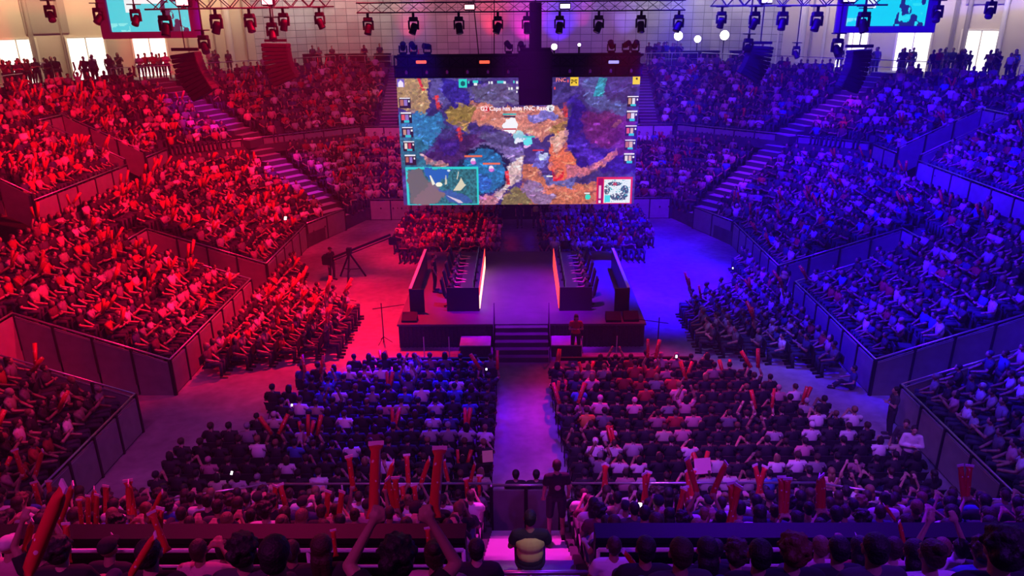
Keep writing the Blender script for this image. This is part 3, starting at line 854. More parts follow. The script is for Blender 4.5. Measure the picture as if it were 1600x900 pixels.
# picture coordinates: a 1250 x 655 field, x to the right, y down
def paint_main(img, X, Y):
    H, W = X.shape
    n1 = smooth_noise(W, H, 12, 1) - .5; n2 = smooth_noise(W, H, 4, 2) - .5; n3 = smooth_noise(W, H, 26, 3) - .5
    m1 = smooth_noise(W, H, 12, 41) - .5; m2 = smooth_noise(W, H, 3, 42) - .5
    x = X / W * 1250 + n1 * 26 + m2 * 12 + n3 * 20; y = Y / H * 655 + m1 * 26 + np.roll(m2, 17, 0) * 12
    cx = X / W * 1250.0; cy = Y / H * 655.0
    def P(col, pts, a=1.0, warp=True):
        m = poly_mask(x if warp else cx, y if warp else cy, [(p[0] - 70, p[1] - 205) for p in pts])
        img[m] = img[m] * (1 - a) + np.array(col, np.float32) * a
    def E(col, c0, c1, rx, ry, a=1.0, warp=True):
        q = ((x if warp else cx) - (c0 - 70)) ** 2 / rx ** 2 + ((y if warp else cy) - (c1 - 205)) ** 2 / ry ** 2 <= 1
        img[q] = img[q] * (1 - a) + np.array(col, np.float32) * a
    img[:] = (66, 50, 120)
    P((178, 140, 92), [(60, 195), (215, 195), (235, 340), (210, 385), (60, 350)])
    P((52, 120, 175), [(60, 370), (290, 380), (310, 440), (270, 500), (200, 540), (180, 660), (60, 670)])
    P((40, 105, 135), [(60, 500), (180, 510), (300, 600), (340, 670), (60, 670)])
    P((95, 82, 150), [(240, 200), (560, 200), (420, 260), (370, 340), (300, 345), (240, 270)])
    P((48, 34, 130), [(300, 210), (520, 220), (470, 300), (430, 340), (350, 345), (310, 290)])
    P((98, 86, 128), [(420, 250), (700, 235), (700, 330), (560, 345), (430, 310)])
    P((200, 120, 105), [(440, 325), (600, 345), (900, 345), (960, 420), (820, 520), (640, 470), (450, 420)])
    P((230, 150, 130), [(480, 420), (640, 400), (740, 440), (800, 500), (620, 480)], .6)
    P((120, 110, 190), [(730, 390), (880, 370), (900, 400), (760, 430)])
    P((150, 118, 66), [(320, 365), (400, 330), (470, 350), (430, 470), (330, 430)])
    P((170, 120, 70), [(830, 470), (960, 400), (980, 440), (880, 500)])
    P((46, 24, 130), [(960, 290), (1040, 330), (1080, 420), (1320, 420), (1320, 720), (1010, 650), (950, 540), (960, 420)])
    P((112, 32, 104), [(1020, 380), (1300, 380), (1290, 620), (1180, 560), (1060, 540)], .75)
    P((60, 30, 150), [(980, 480), (1100, 560), (1180, 640), (1000, 620)])
    P((82, 84, 150), [(1040, 205), (1120, 210), (1150, 320), (1260, 330), (1260, 390), (1080, 360), (1020, 270)])
    P((52, 150, 180), [(1110, 205), (1150, 210), (1130, 300), (1080, 300)], 1, False)
    P((140, 70, 110), [(1180, 440), (1230, 410), (1240, 430), (1190, 460)])
    P((70, 34, 96), [(170, 580), (260, 520), (350, 490), (480, 480), (600, 520), (560, 560), (420, 590), (340, 660), (220, 640)])
    P((60, 30, 120), [(270, 520), (400, 500), (360, 600), (300, 600)])
    P((205, 140, 140), [(165, 580), (240, 620), (320, 640), (300, 660), (200, 650)])
    P((120, 100, 165), [(420, 560), (600, 500), (720, 560), (720, 700), (640, 790), (600, 780), (640, 660), (560, 570)])
    P((215, 180, 180), [(640, 640), (720, 600), (700, 720), (600, 820), (560, 810)])
    P((80, 70, 120), [(480, 470), (620, 480), (700, 540), (640, 560), (520, 520)])
    E((26, 32, 70), 510, 675, 138, 125, 1)
    E((36, 108, 168), 510, 680, 122, 116, 1)
    E((60, 90, 220), 500, 740, 60, 40, .5)
    P((200, 112, 84), [(720, 640), (800, 640), (860, 760), (1130, 740), (1130, 870), (600, 870), (700, 780)])
    P((130, 110, 170), [(740, 720), (900, 820), (860, 860), (760, 850), (700, 790)], .8)
    P((225, 120, 96), [(850, 740), (1120, 780), (1120, 800), (820, 800)], .8)
    P((110, 105, 175), [(820, 700), (1000, 720), (980, 770), (860, 750)])
    P((232, 110, 80), [(850, 560), (900, 470), (960, 560), (1000, 650), (930, 730), (870, 700)])
    P((235, 165, 150), [(860, 520), (940, 460), (960, 500), (900, 600)])
    P((205, 110, 130), [(940, 640), (1060, 660), (1210, 570), (1220, 590), (1080, 700), (950, 720)])
    E((120, 110, 210), 812, 625, 42, 42)
    E((200, 210, 250), 820, 600, 26, 16)
    P((130, 110, 70), [(600, 820), (700, 760), (760, 860), (600, 870)])
    E((190, 120, 140), 520, 840, 60, 30)
    for (a, b) in ((262, 290), (372, 450), (925, 330), (620, 680)):
        P((235, 58, 58), [(a, b), (a + 20, b - 4), (a + 28, b + 70), (a + 10, b + 72)], 1, False)
    P((230, 50, 50), [(176, 205), (192, 205), (212, 262), (200, 268)], 1, False)
    P((228, 40, 50), [(870, 660), (900, 720), (940, 670), (930, 730), (880, 735)], 1, False)
    spk = np.random.RandomState(5).rand(H, W)
    rq = np.random.RandomState(12)
    for q in range(1500):                 # short painterly strokes that follow the colour they lie on
        sx, sy = rq.randint(4, W - 4), rq.randint(4, H - 4)
        colr = img[sy, sx].copy()
        lum = colr.sum() / 3
        k = rq.uniform(.55, 1.55)
        big = 2.2 if lum < 95 else 1.0
        ln, wd, an = rq.uniform(2, 9) * big, rq.uniform(.7, 2.4) * big, rq.uniform(-.9, .5)
        x0, x1, y0, y1 = max(0, int(sx - ln)), min(W, int(sx + ln) + 1), max(0, int(sy - ln)), min(H, int(sy + ln) + 1)
        gx, gy = X[y0:y1, x0:x1] - sx, Y[y0:y1, x0:x1] - sy
        u_ = gx * math.cos(an) + gy * math.sin(an); v_ = -gx * math.sin(an) + gy * math.cos(an)
        mk = (np.abs(u_) < ln) & (np.abs(v_) < wd)
        tint = np.array([rq.uniform(.9, 1.12), rq.uniform(.9, 1.08), rq.uniform(.9, 1.15)])
        al = .30 if lum < 95 else .6
        img[y0:y1, x0:x1][mk] = img[y0:y1, x0:x1][mk] * (1 - al) + np.clip(colr * k * tint + (12 if k > 1.2 else 0), 0, 255) * al
    img[:] = np.clip(img * (0.86 + 0.28 * np.random.RandomState(6).rand(H, W))[..., None] * (1 + 0.3 * n2[..., None]), 0, 255)
    E((250, 250, 255), 650, 445, 42, 36, 1)
    E((170, 240, 250), 690, 500, 36, 26, .8)
    E((240, 240, 255), 690, 515, 24, 14)
    E((100, 230, 240), 740, 520, 24, 16)
    E((235, 180, 240), 735, 545, 20, 10)
    for (a, b) in ((452, 625), (548, 665)):
        P((240, 110, 80), [(a - 45, b - 30), (a + 48, b - 30), (a + 48, b - 22), (a - 45, b - 22)], 1, False)
        E((240, 225, 250), a, b, 13, 17, 1, False); E((220, 60, 200), a + 2, b + 8, 16, 10, .6, False)
    for (a, b, w, col) in ((650, 386, 70, (40, 190, 190)), (650, 398, 60, (40, 40, 60)), (650, 460, 70, (200, 60, 60)), (750, 500, 60, (60, 200, 200)), (800, 570, 60, (210, 50, 60)), (860, 708, 34, (240, 240, 230)), (1065, 800, 30, (240, 240, 240))):
        P(col, [(a - w / 2, b - 4), (a + w / 2, b - 4), (a + w / 2, b + 4), (a - w / 2, b + 4)], 1, False)
    E((60, 225, 200), 1068, 820, 15, 15, 1, False)
    E((235, 235, 240), 860, 356, 20, 18, 1, False); E((60, 60, 80), 862, 358, 10, 10, 1, False)
    E((240, 150, 150), 528, 356, 20, 20, 1, False); E((200, 30, 40), 532, 360, 13, 12, 1, False)
    def Rr(col, a, b, c, d): P(col, [(a, b), (c, b), (c, d), (a, d)], 1, False)
    # score line
    Rr((44, 220, 205), 388, 210, 431, 252); E((20, 90, 110), 410, 231, 12, 12, 1, False)
    Rr((250, 205, 60), 961, 205, 1003, 247)
    Rr((252, 214, 70), 1281, 199, 1322, 241); E((60, 40, 20), 1302, 214, 5, 6, 1, False)
    Rr((120, 90, 200), 72, 206, 108, 247); P((250, 235, 255), [(76, 246), (76, 226), (90, 212), (104, 226), (104, 246)], 1, False)
    for (a, b, w, col) in ((440, 225, 8, (60, 210, 200)), (475, 222, 28, (60, 220, 215)), (476, 236, 18, (240, 240, 250)), (545, 228, 8, (230, 230, 240)), (560, 228, 10, (240, 240, 250)),
                           (604, 226, 34, (60, 200, 210)), (626, 227, 12, (240, 240, 250)), (672, 226, 8, (70, 210, 210)), (688, 228, 10, (240, 240, 240)), (648, 258, 8, (240, 240, 240)), (662, 258, 10, (240, 240, 240)), (690, 256, 12, (240, 240, 240)), (688, 274, 6, (240, 240, 240)), (950, 222, 8, (240, 80, 80)), (882, 257, 8, (240, 70, 70))):
        Rr(col, a - w / 2, b - 6, a + w / 2, b + 6)
    rs = np.random.RandomState(9)
    for i, b in enumerate((298, 372, 446, 518, 590)):
        for (a, c) in ((76, 136), (1258, 1318)):
            aa = a + (i * 3 if a < 500 else -i * 1.5)
            Rr((45, 25, 40), aa, b, aa + 60, b + 54)
            Rr((245, 240, 250), aa + 2, b, aa + 58, b + 6)
            Rr(((205, 150, 130), (235, 90, 105), (130, 150, 225), (240, 220, 205), (190, 110, 90))[rs.randint(5)], aa + 6, b + 12, aa + 22, b + 40)
            Rr(((225, 180, 160), (200, 60, 80), (150, 120, 200), (235, 225, 235))[rs.randint(4)], aa + 26, b + 12, aa + 42, b + 42)
            Rr((240, 240, 240), aa + 48, b + 14, aa + 56, b + 24)
            if i not in (0, 4) or a > 500: Rr((50, 200, 215), aa + 18, b + 40, aa + 46, b + 52)
    # inset view
    Rr((44, 214, 214), 88, 655, 478, 865)
    m = (cx > 32) & (cx < 400) & (cy > 460) & (cy < 650)
    base = np.zeros_like(img); base[:] = (50, 112, 128)
    img[m] = base[m] * (0.7 + 0.6 * smooth_noise(W, H, 3, 8)[m][:, None])
    P((112, 104, 108), [(106, 670), (180, 670), (230, 760), (300, 800), (240, 852), (106, 852)])
    P((136, 110, 118), [(150, 780), (220, 740), (290, 800), (230, 852), (120, 852)])
    P((40, 100, 190), [(190, 668), (330, 668), (310, 720), (240, 750)])
    P((70, 90, 190), [(220, 770), (400, 800), (440, 852), (300, 852), (290, 800)], .7)
    P((245, 240, 220), [(215, 698), (222, 698), (245, 745), (230, 752)], 1, False)
    E((255, 250, 225), 265, 748, 18, 12, 1, False)
    P((225, 215, 190), [(340, 782), (370, 740), (385, 712), (402, 745), (412, 750), (380, 780)], 1, False)
    P((210, 205, 190), [(300, 712), (304, 690), (310, 745), (296, 750)], 1, False)
    P((210, 205, 190), [(370, 680), (375, 680), (366, 722), (360, 722)], 1, False)
    P((225, 200, 225), [(300, 805), (380, 835), (395, 850), (370, 850)], 1, False)
    E((220, 235, 245), 320, 674, 8, 6, 1, False)
    # map corner
    Rr((232, 40, 62), 1114, 713, 1306, 862)
    Rr((165, 10, 85), 1122, 720, 1150, 856)
    Rr((240, 200, 220), 1127, 758, 1139, 830); Rr((250, 240, 245), 1127, 840, 1139, 854)
    Rr((238, 244, 244), 1154, 726, 1296, 854)
    mm = (cx > 1086) & (cx < 1224) & (cy > 523) & (cy < 647)
    sn = smooth_noise(W, H, 2.2, 33)
    b1 = ((cx - 1098) ** 2 / 18 ** 2 + (cy - 578) ** 2 / 24 ** 2 < 1) | ((cx - 1140) ** 2 / 36 ** 2 + (cy - 545) ** 2 / 12 ** 2 < 1) | ((cx - 1165) ** 2 / 50 ** 2 + (cy - 615) ** 2 / 20 ** 2 < 1) | ((cx - 1195) ** 2 / 22 ** 2 + (cy - 580) ** 2 / 26 ** 2 < 1)
    img[mm & b1 & (sn > .32)] = (70, 78, 88)
    img[mm & (sn > .82)] = (60, 190, 190)
    E((220, 60, 50), 1212, 752, 12, 8, .8, False)
    Rr((80, 225, 230), 1158, 812, 1190, 850)
    img[:] = np.clip(img, 0, 255)
def paint_tv(img, X, Y):
    H, W = X.shape
    x = X / W; y = Y / H
    n = smooth_noise(W, H, 5, 21); n4 = smooth_noise(W, H, 9, 22)
    img[:] = (0, 214, 226)
    img[(x > .22) & (x < .36) & (y < .62)] = (235, 250, 250)
    img[(x > .30) & (x < .72) & (y > .14) & (y < .46)] = (250, 252, 252)
    img[(x > .40) & (x < .78) & (y < .16)] = (20, 50, 120)
    m = (x > .66 - .1 * (y - .5)) & (n4 > .42)
    img[m] = (18, 40, 70)
    img[(x > .62) & (n < .22)] = (40, 230, 230)
    img[(x < .25) & (y > .82) & (n > .4)] = (120, 240, 240)
    img[(x < .012) | (y > .985)] = (20, 30, 90)

def pixel_screen(name, P00, P10, P01, W, H, painter, parent, strength_mat, origin):
    """flat display: P00 top left, P10 top right, P01 bottom left"""
    img = s2l(raster(W, H, painter))
    P00, P10, P01 = (Vector(p) - Vector(origin) for p in (P00, P10, P01))
    u = np.linspace(0, 1, W + 1); v = np.linspace(0, 1, H + 1)
    U, V = np.meshgrid(u, v)
    a = np.array(P00); b = np.array(P10 - P00); c = np.array(P01 - P00)
    vs = (a + U[..., None] * b + V[..., None] * c).reshape(-1, 3)
    i = np.arange(W * H); r = i // W; q = i % W
    k = r * (W + 1) + q
    fs = np.stack([k, k + W + 1, k + W + 2, k + 1], 1)
    me = bpy.data.meshes.new(name)
    me.vertices.add(len(vs)); me.vertices.foreach_set('co', vs.astype(np.float32).ravel())
    me.loops.add(len(fs) * 4); me.loops.foreach_set('vertex_index', fs.astype(np.int32).ravel())
    me.polygons.add(len(fs)); me.polygons.foreach_set('loop_start', np.arange(0, len(fs) * 4, 4, dtype=np.int32))
    me.update(calc_edges=True)
    at = me.attributes.new('Col', 'FLOAT_COLOR', 'FACE')
    rgba = np.ones((W * H, 4), np.float32); rgba[:, :3] = img.reshape(-1, 3)
    at.data.foreach_set('color', rgba.ravel())
    me.materials.append(strength_mat)
    o = bpy.data.objects.new(name, me); COL.objects.link(o); o.parent = parent
    return o

YS = 34.0
tl, tr, bl, br = on_y(623, 123, YS), on_y(998, 119, YS), on_y(628, 320, YS), on_y(992, 318, YS)
sx0 = (tl.x + bl.x) / 2; sx1 = (tr.x + br.x) / 2
sz1 = (tl.z + tr.z) / 2; sz0 = (bl.z + br.z) / 2
scr = empty('video_screen', ((sx0 + sx1) / 2, YS, sz0))
tag(scr, 'huge lit video screen hanging over the stage showing a game match', 'screen')
og = (scr.location.x, YS, sz0)
hw = (sx1 - sx0) / 2; hh = sz1 - sz0
pixel_screen('display', (sx0, YS - 0.06, sz1), (sx1, YS - 0.06, sz1), (sx0, YS - 0.06, sz0), 500, 262, paint_main, scr, M['screenpix'], og)
MB().box(-hw, hw, -0.05, 0.15, 0, hh).build('cabinet', M['black'], scr)
fr = MB(); 
for k in range(9):
    xk = -hw + 2 * hw * k / 8
    fr.bar((xk, 0.18, 0.05), (xk, 0.18, hh - 0.05), 0.06)
fr.build('back_frame', M['blackmetal'], scr)
def to_mesh(o):
    dg = bpy.context.evaluated_depsgraph_get()
    me = bpy.data.meshes.new_from_object(o.evaluated_get(dg))
    q = bpy.data.objects.new('lettering', me); COL.objects.link(q); q.parent = o.parent
    bpy.data.objects.remove(o)
    return q
def screen_text(txt, cx, cy, size, m, parent=scr):
    c = bpy.data.curves.new('lettering', 'FONT'); c.body = txt; c.size = size; c.align_x = 'CENTER'; c.align_y = 'CENTER'
    c.extrude = 0.002
    o = bpy.data.objects.new('lettering', c); COL.objects.link(o); o.parent = parent
    c.materials.append(m)
    o = to_mesh(o)
    o.rotation_euler = (R(90), 0, 0)
    o.location = (-hw + (cx - 70) / 1250 * 2 * hw, -0.075, hh - (cy - 205) / 655 * hh)
    return o
screen_text('G2 Caps has slain FNC Razork!', 692, 358, 0.26, M['text'])
screen_text('FNC', 915, 219, 0.24, mat('red_lettering', (1, .3, .3), emit=(1, .25, .2), estr=1.2))
lg = MB()
for pts in (((-.14, .08), (-.03, .08), (.0, -.02), (-.03, -.02), (-.05, .04), (-.14, .04)), ((.14, .08), (.03, .08), (.0, -.02), (.03, -.02), (.05, .04), (.14, .04)),
            ((-.10, .01), (-.05, .01), (-.08, -.09), (-.13, -.09)), ((.10, .01), (.05, .01), (.08, -.09), (.13, -.09))):
    n = len(lg.v); lg.v += [(p[0], 0, p[1]) for p in pts]; lg.f.append(tuple(range(n, n + len(pts))))
o = lg.build('emblem', M['ink'], scr); o.location = (-hw + (982 - 70) / 1250 * 2 * hw, -0.072, hh - (226 - 205) / 655 * hh)

# ------------------------------------------------------------------ trusses, lamps and loudspeakers
def truss(a, b, size, label, step=0.45, hang=True):
    a = Vector(a); b = Vector(b)
    root = empty('lighting_truss', a); tag(root, label, 'truss')
    d = (b - a); L = d.length; u = d.normalized()
    up = Vector((0, 0, 1)); r = u.cross(up).normalized(); up = r.cross(u)
    s = size / 2
    cor = [r * sx * s + up * sz * s for sx, sz in ((-1, -1), (1, -1), (1, 1), (-1, 1))]
    for c in cor: MB().tube(c, c + d, 0.028, n=6).build('chord', M['blackmetal'], root)
    n = max(2, int(L / step)); lc = MB()
    for i in range(n):
        p, q = u * (L * i / n), u * (L * (i + 1) / n)
        for k in range(4):
            c0, c1 = cor[k], cor[(k + 1) % 4]
            if i % 2: c0, c1 = c1, c0
            lc.bar(p + c0, q + c1, 0.022)
    lc.build('lacing', M['blackmetal'], root)
    if hang:
        for t in (0.08, 0.36, 0.64, 0.92):
            p = u * (L * t)
            MB().tube(p + up * s, p + up * s + Vector((0, 0, 8)), 0.012, n=5).build('cable', M['blackmetal'], root)
            MB().box(p.x - .12, p.x + .12, p.y - .12, p.y + .12, p.z + s + .1, p.z + s + .45).build('hoist', M['black'], root)
    return root
T = {}
T['mid'] = truss((-5.9, 29, 12.62), (6.1, 29, 12.62), 0.34, 'straight black lighting truss across the middle, above the stage')
T['left'] = truss((-10.4, 22.2, 12.75), (-7.0, 29.4, 12.85), 0.34, 'slanting black lighting truss over the left floor')
T['right'] = truss((7.3, 29.4, 12.75), (10.3, 22.4, 12.70), 0.34, 'slanting black lighting truss over the right floor')
# moving heads
def moving_head(p, aim, lens, label, size=1.0, up=False):
    root = empty('moving_light', p); tag(root, label, 'stage light', None)
    root.scale = (size,) * 3
    sgn = -1 if not up else 1
    MB().box(-0.17, 0.17, -0.15, 0.15, min(0, sgn * 0.16), max(0, sgn * 0.16)).bevel('base', M['black'], root, 0.02)
    for s in (-1, 1):
        MB().box(s * 0.19 - 0.03, s * 0.19 + 0.03, -0.06, 0.06, *(sorted((sgn * 0.14, sgn * 0.50)))).build('yoke', M['blackmetal'], root)
    MB().box(-0.2, 0.2, -0.06, 0.06, *(sorted((sgn * 0.14, sgn * 0.18)))).build('yoke', M['blackmetal'], root)
    hd = MB().lathe((0, 0, 0), [(0.06, -0.20), (0.13, -0.18), (0.155, -0.05), (0.14, 0.05), (0.15, 0.20), (0.15, 0.24)], 14)
    h = hd.build('head', M['black'], root, smooth=True)
    h.location = (0, 0, sgn * 0.44)
    h.rotation_euler = Vector(aim).to_track_quat('Z', 'Y').to_euler()
    l = MB().lathe((0, 0, 0), [(0.128, 0.241), (0.12, 0.255), (0.02, 0.268)], 14).build('lens', M[lens], h)
    if not up: MB().box(-0.05, 0.05, -0.03, 0.03, 0, 0.2).box(-0.21, 0.21, -0.21, 0.21, 0.16, 0.2).build('clamp', M['blackmetal'], root)
    return root
for i, t in enumerate((0.03, 0.17, 0.31, 0.43, 0.52, 0.62, 0.74, 0.87, 0.985)):
    moving_head((-5.9 + 12 * t, 29, 12.30), (rnd.uniform(-.5, .5), -0.3, -1), 'lens', 'black moving light under the middle truss, %s from its left end' % ORD[i], 0.9)
for nm, A, Bv in (('left', Vector((-10.4, 22.2, 12.42)), Vector((-7.0, 29.4, 12.5))), ('right', Vector((7.3, 29.4, 12.4)), Vector((10.3, 22.4, 12.35)))):
    for i, t in enumerate((0.06, 0.3, 0.48, 0.68, 0.92)):
        p = A.lerp(Bv, t)
        moving_head(p, (rnd.uniform(-.4, .4), rnd.uniform(-.4, .4), -1), 'lens', 'black moving light under the %s slanting truss, %s along it' % (nm, ORD[i]), 0.85)
# bright wash lamps on the trusses
def on_truss(px):
    A, Bv = ((-10.4, 22.2, 12.75), (-7.0, 29.4, 12.85)) if px < 500 else ((-5.9, 29, 12.62), (6.1, 29, 12.62)) if px < 1045 else ((7.3, 29.4, 12.75), (10.3, 22.4, 12.70))
    A = Vector(A); Bv = Vector(Bv)
    t = min((k / 200 for k in range(-10, 211)), key=lambda k: abs(to_pix(A.lerp(Bv, k))[0] - px))
    p = A.lerp(Bv, max(.01, min(.99, t))); return Vector((p.x, p.y - .12, p.z))
def wash(p, lens, label, w=0.42):
    root = empty('wash_light', p); tag(root, label, 'stage light')
    MB().box(-w / 2, w / 2, -0.12, 0.12, -0.13, 0.13).bevel('body', M['black'], root, 0.03)
    MB().box(-w / 2 + 0.04, w / 2 - 0.04, -0.135, -0.121, -0.07, 0.07).bevel('lens', M[lens], root, 0.005)
    return root
for (px, py, y, lens, nm) in ((735, 23, 28.7, 'lens_red', 'lit red lamp on the middle truss'), (883, 21, 28.7, 'lens_blue', 'lit blue lamp on the middle truss'), (290, 6, 23.2, 'lens_red', 'lit red lamp at the near end of the left truss'),
                              (421, 15, 25.6, 'lens_red', 'lit red lamp halfway along the left truss'), (1195, 9, 25.2, 'lens_blue', 'lit blue lamp halfway along the right truss'), (1322, 2, 22.0, 'lens_blue', 'lit blue lamp past the near end of the right truss')):
    p = on_truss(px); wash(p, lens, nm)
def flood(p, r, label):
    root = empty('floodlight', p); tag(root, label, 'floodlight')
    MB().lathe((0, 0, 0), [(r * 0.5, 0.3), (r, 0.05), (r * 1.05, 0)], 20, 'Y').build('housing', M['black'], root, smooth=True)
    MB().lathe((0, -0.02, 0), [(r * 0.96, 0.0), (r * 0.8, -0.03), (r * 0.1, -0.05)], 20, 'Y').build('lens', M['lens_white'], root, smooth=True)
    MB().tube((0, 0.1, -r), (0, 0.1, -r - 1.6), 0.04).build('stand', M['blackmetal'], root)
for (px, py, y, r, lb) in ((1060, 56, 63.5, 0.36, 'bright oval floodlight on the far concourse, left of three'), (1132, 55, 63.5, 0.38, 'bright oval floodlight on the far concourse, right of three'), (1090, 61, 64, 0.28, 'dim small floodlight between two bright ones on the far concourse'), (866, 73, 36, 0.14, 'small dazzling white lamp above the hanging screen'), (905, 70, 36, 0.07, 'tiny white lamp above the hanging screen')):
    flood(on_y(px, py, y), r, lb)
# black gantry above the screen
g0, g1 = on_y(620, 120, YS), on_y(1003, 84, YS)
gz0, gz1 = sz1 + 0.05, on_y(812, 86, YS).z
gan = empty('screen_gantry', ((g0.x + g1.x) / 2, YS, gz0)); tag(gan, 'wide black box gantry carrying the hanging screen', 'gantry')
GW = (g1.x - g0.x) / 2; GH = gz1 - gz0
for zz in (0.03, GH * 0.5, GH):
    for yy in (-0.45, 0.45):
        MB().bar((-GW, yy, zz), (GW, yy, zz), 0.09).build('chord', M['black'], gan)
gl = MB(); n = 18
for i in range(n):
    xa, xb = -GW + 2 * GW * i / n, -GW + 2 * GW * (i + 1) / n
    for yy in (-0.45, 0.45):
        gl.bar((xa, yy, 0), (xa, yy, GH), 0.05)
        gl.bar((xa, yy, GH * .5), (xb, yy, GH), 0.03); gl.bar((xb, yy, GH * .5), (xa, yy, GH), 0.03)
gl.build('lacing', M['black'], gan)
MB().box(-GW, GW, -0.3, 0.3, 0.02, GH * 0.5).build('lower_cover', M['blackcloth'], gan)
MB().box(-GW, GW, 0.36, 0.42, GH * .5, GH).build('upper_cover', M['blackcloth'], gan)
for i in range(12):
    xx = -GW + 0.5 + i * (2 * GW - 1) / 11
    MB().lathe((xx, -0.46, 0.16), [(0.05, 0), (0.06, 0.1), (0.02, 0.16)], 8).build('shackle', M['railred'], gan)
for (px, mm, lb) in ((658, 'signred', 'small red lit display on the gantry, nearer its left end'), (757, 'signred', 'small red lit display on the gantry, near the loudspeaker tower'), (959, 'signblue', 'small blue lit display on the gantry')):
    p = on_y(px, 97, YS - 0.5); o = MB().box(-0.22, 0.22, -0.03, 0.06, -0.06, 0.06).bevel('status_display', M[mm], None, 0.01)
    o.location = p; tag(o, lb, 'display')
for i, (px, nm) in enumerate(((630, 0), (646, 0), (668, 0), (795, 0), (815, 0), (833, 0), (955, 0), (978, 0), (992, 0))):
    p = on_y(px, 84, YS + (0.2 if i % 2 else -0.2)); p.z = gz1 + 0.02
    moving_head(p, (rnd.uniform(-.8, .8), -.6, rnd.uniform(.1, .8)), 'lens', 'black moving light standing on the screen gantry, %s from its left end' % ORD[i], 0.85, True)
for i, (px, dx) in enumerate(((748, -0.6), (772, .2), (835, 0.1))):
    p = on_y(px, 85, YS)
    o = MB().tube((p.x, YS, gz1), (p.x + dx, YS - 1, gz1 + 8), 0.025, n=6).build('steel_cable', M['blackmetal']); tag(o, 'thin dark cable running up from the screen gantry, %s of three' % ORD[i], 'cable')
# loudspeaker tower in front of the screen
a, b_ = on_y(810, 80, 32.5), on_y(862, 163, 32.5)
sp = empty('loudspeaker_tower', ((a.x + b_.x) / 2, 32.5, b_.z)); tag(sp, 'tall black loudspeaker block hanging before the middle of the screen', 'loudspeaker')
SWd = (b_.x - a.x) / 2; SH = a.z - b_.z
for i in range(3):
    MB().box(-SWd, SWd, -0.45, 0.45, SH * i / 3 + 0.01, SH * (i + 1) / 3).bevel('cabinet', M['speaker'], sp, 0.04)
MB().box(-SWd * .9, SWd * .9, -.4, .4, SH, SH + 0.12).build('flying_frame', M['blackmetal'], sp)
MB().box(-0.25, 0.25, -0.2, 0.2, SH + 0.12, SH + 1.9).build('hoist', M['black'], sp)
MB().tube((0, 0, SH + 1.9), (0, 0, SH + 8), 0.03).build('cable', M['blackmetal'], sp)
# curved line arrays
def line_array(px0, py0, px1, py1, y, w, n, label, bulge, m='speaker'):
    A = on_y(px0, py0, y); Bp = on_y(px1, py1, y)
    root = empty('line_array', A); tag(root, label, 'loudspeaker')
    nrm = None
    for i in range(n):
        t0, t1 = i / n, (i + 1) / n
        def P(t):
            p = A.lerp(Bp, t); s = 1 if Bp.x > A.x else -1
            return Vector((p.x + (-s) * bulge * math.sin(math.pi * t), p.y + 0.0, p.z))
        p, q = P(t0) - A, P(t1) - A
        d = (q - p); hgt = d.length * 0.985; d.normalize()
        mb = MB(); mb.bar(p, p + d * hgt, 0.62, w, up=(0, 1, 0) if False else (1, 0, 0))
        mb.bevel('cabinet', M[m], root, 0.02)
    MB().bar((-0.45, 0, 0.12), (0.45, 0, 0.12), 0.1).build('flying_frame', M['blackmetal'], root)
    MB().tube((0, 0, 0.12), (0, 0, 9), 0.02).build('cable', M['blackmetal'], root)
    return root
line_array(290, 83, 322, 148, 26, 0.85, 10, 'long dark line array hanging over the left far corner', 0.1)
line_array(431, 68, 448, 128, 32, 1.05, 10, 'dark purple line array hanging before the far left stand', 0.1)
line_array(1188, 72, 1168, 122, 31, 0.9, 10, 'blue-lit line array hanging before the far right stand', 0.1)
line_array(1342, 78, 1322, 140, 26, 0.62, 10, 'dim blue line array hanging over the right far corner', 0.1)
# television screens on the side walls
def tv(px0, px1, pytop, pybot, y, label, flip):
    a, b, c = on_y(px0, pytop, y), on_y(px1, pytop, y), on_y(px0, pybot, y)
    root = empty('wall_screen', ((a.x + b.x) / 2, y, c.z)); tag(root, label, 'screen')
    w = (b.x - a.x) / 2; h = a.z - c.z
    MB().box(-w - 0.45, w + 0.55, 0.03, 0.5, -0.35, h + 0.3).bevel('housing', M['tvframe'], root, 0.03)
    pixel_screen('display', (a.x, y, a.z), (b.x, y, a.z), (a.x, y, c.z), 96, 54, paint_tv, root, M['screenpix'], root.location)
    for s in (-1, 1): MB().tube((s * w * .7, .25, h + .3), (s * w * .7, .25, h + 6), 0.03).build('cable', M['blackmetal'], root)
    root.rotation_euler = (0, 0, R(14) * flip)
tv(163, 282, -32, 50, 42, 'cyan lit screen in a dark frame over the left concourse', 1)
tv(1334, 1452, -36, 41, 42, 'cyan lit screen in a dark frame over the right concourse', -1)
# hanging lamps on drop poles at the sides
for (px, py, y, lb) in ((317, 55, 27, 'lamp on a drop pole beside the long dark line array'), (1310, 60, 27, 'lamp on a drop pole beside the right cyan screen'), (1170, 60, 30, 'lamp on a drop pole above the blue-lit line array'), (76, 8, 30, 'black moving light high over the left concourse'), (152, 12, 30, 'black moving light in front of the left cyan screen'), (210, 14, 30, 'black moving light before the middle of the left cyan screen'),
                        (1245, 72, 40, 'black lamp low before the pale columns on the right'), (1467, 8, 30, 'black moving light beside the right cyan screen'), (1352, 20, 30, 'black moving light before the right cyan screen'), (1550, 2, 30, 'black moving light high over the right concourse'), (424, 35, 27, 'lower lamp on the double drop pole at the left')):
    p = on_y(px, py, y); r_ = moving_head(p, (rnd.uniform(-.5, .5), -0.6, -.8), 'lens', lb, 0.9)
    MB().tube((0, 0, 0.1), (0, 0, 8), 0.03, n=6).build('drop_pole', M['blackmetal'], r_)
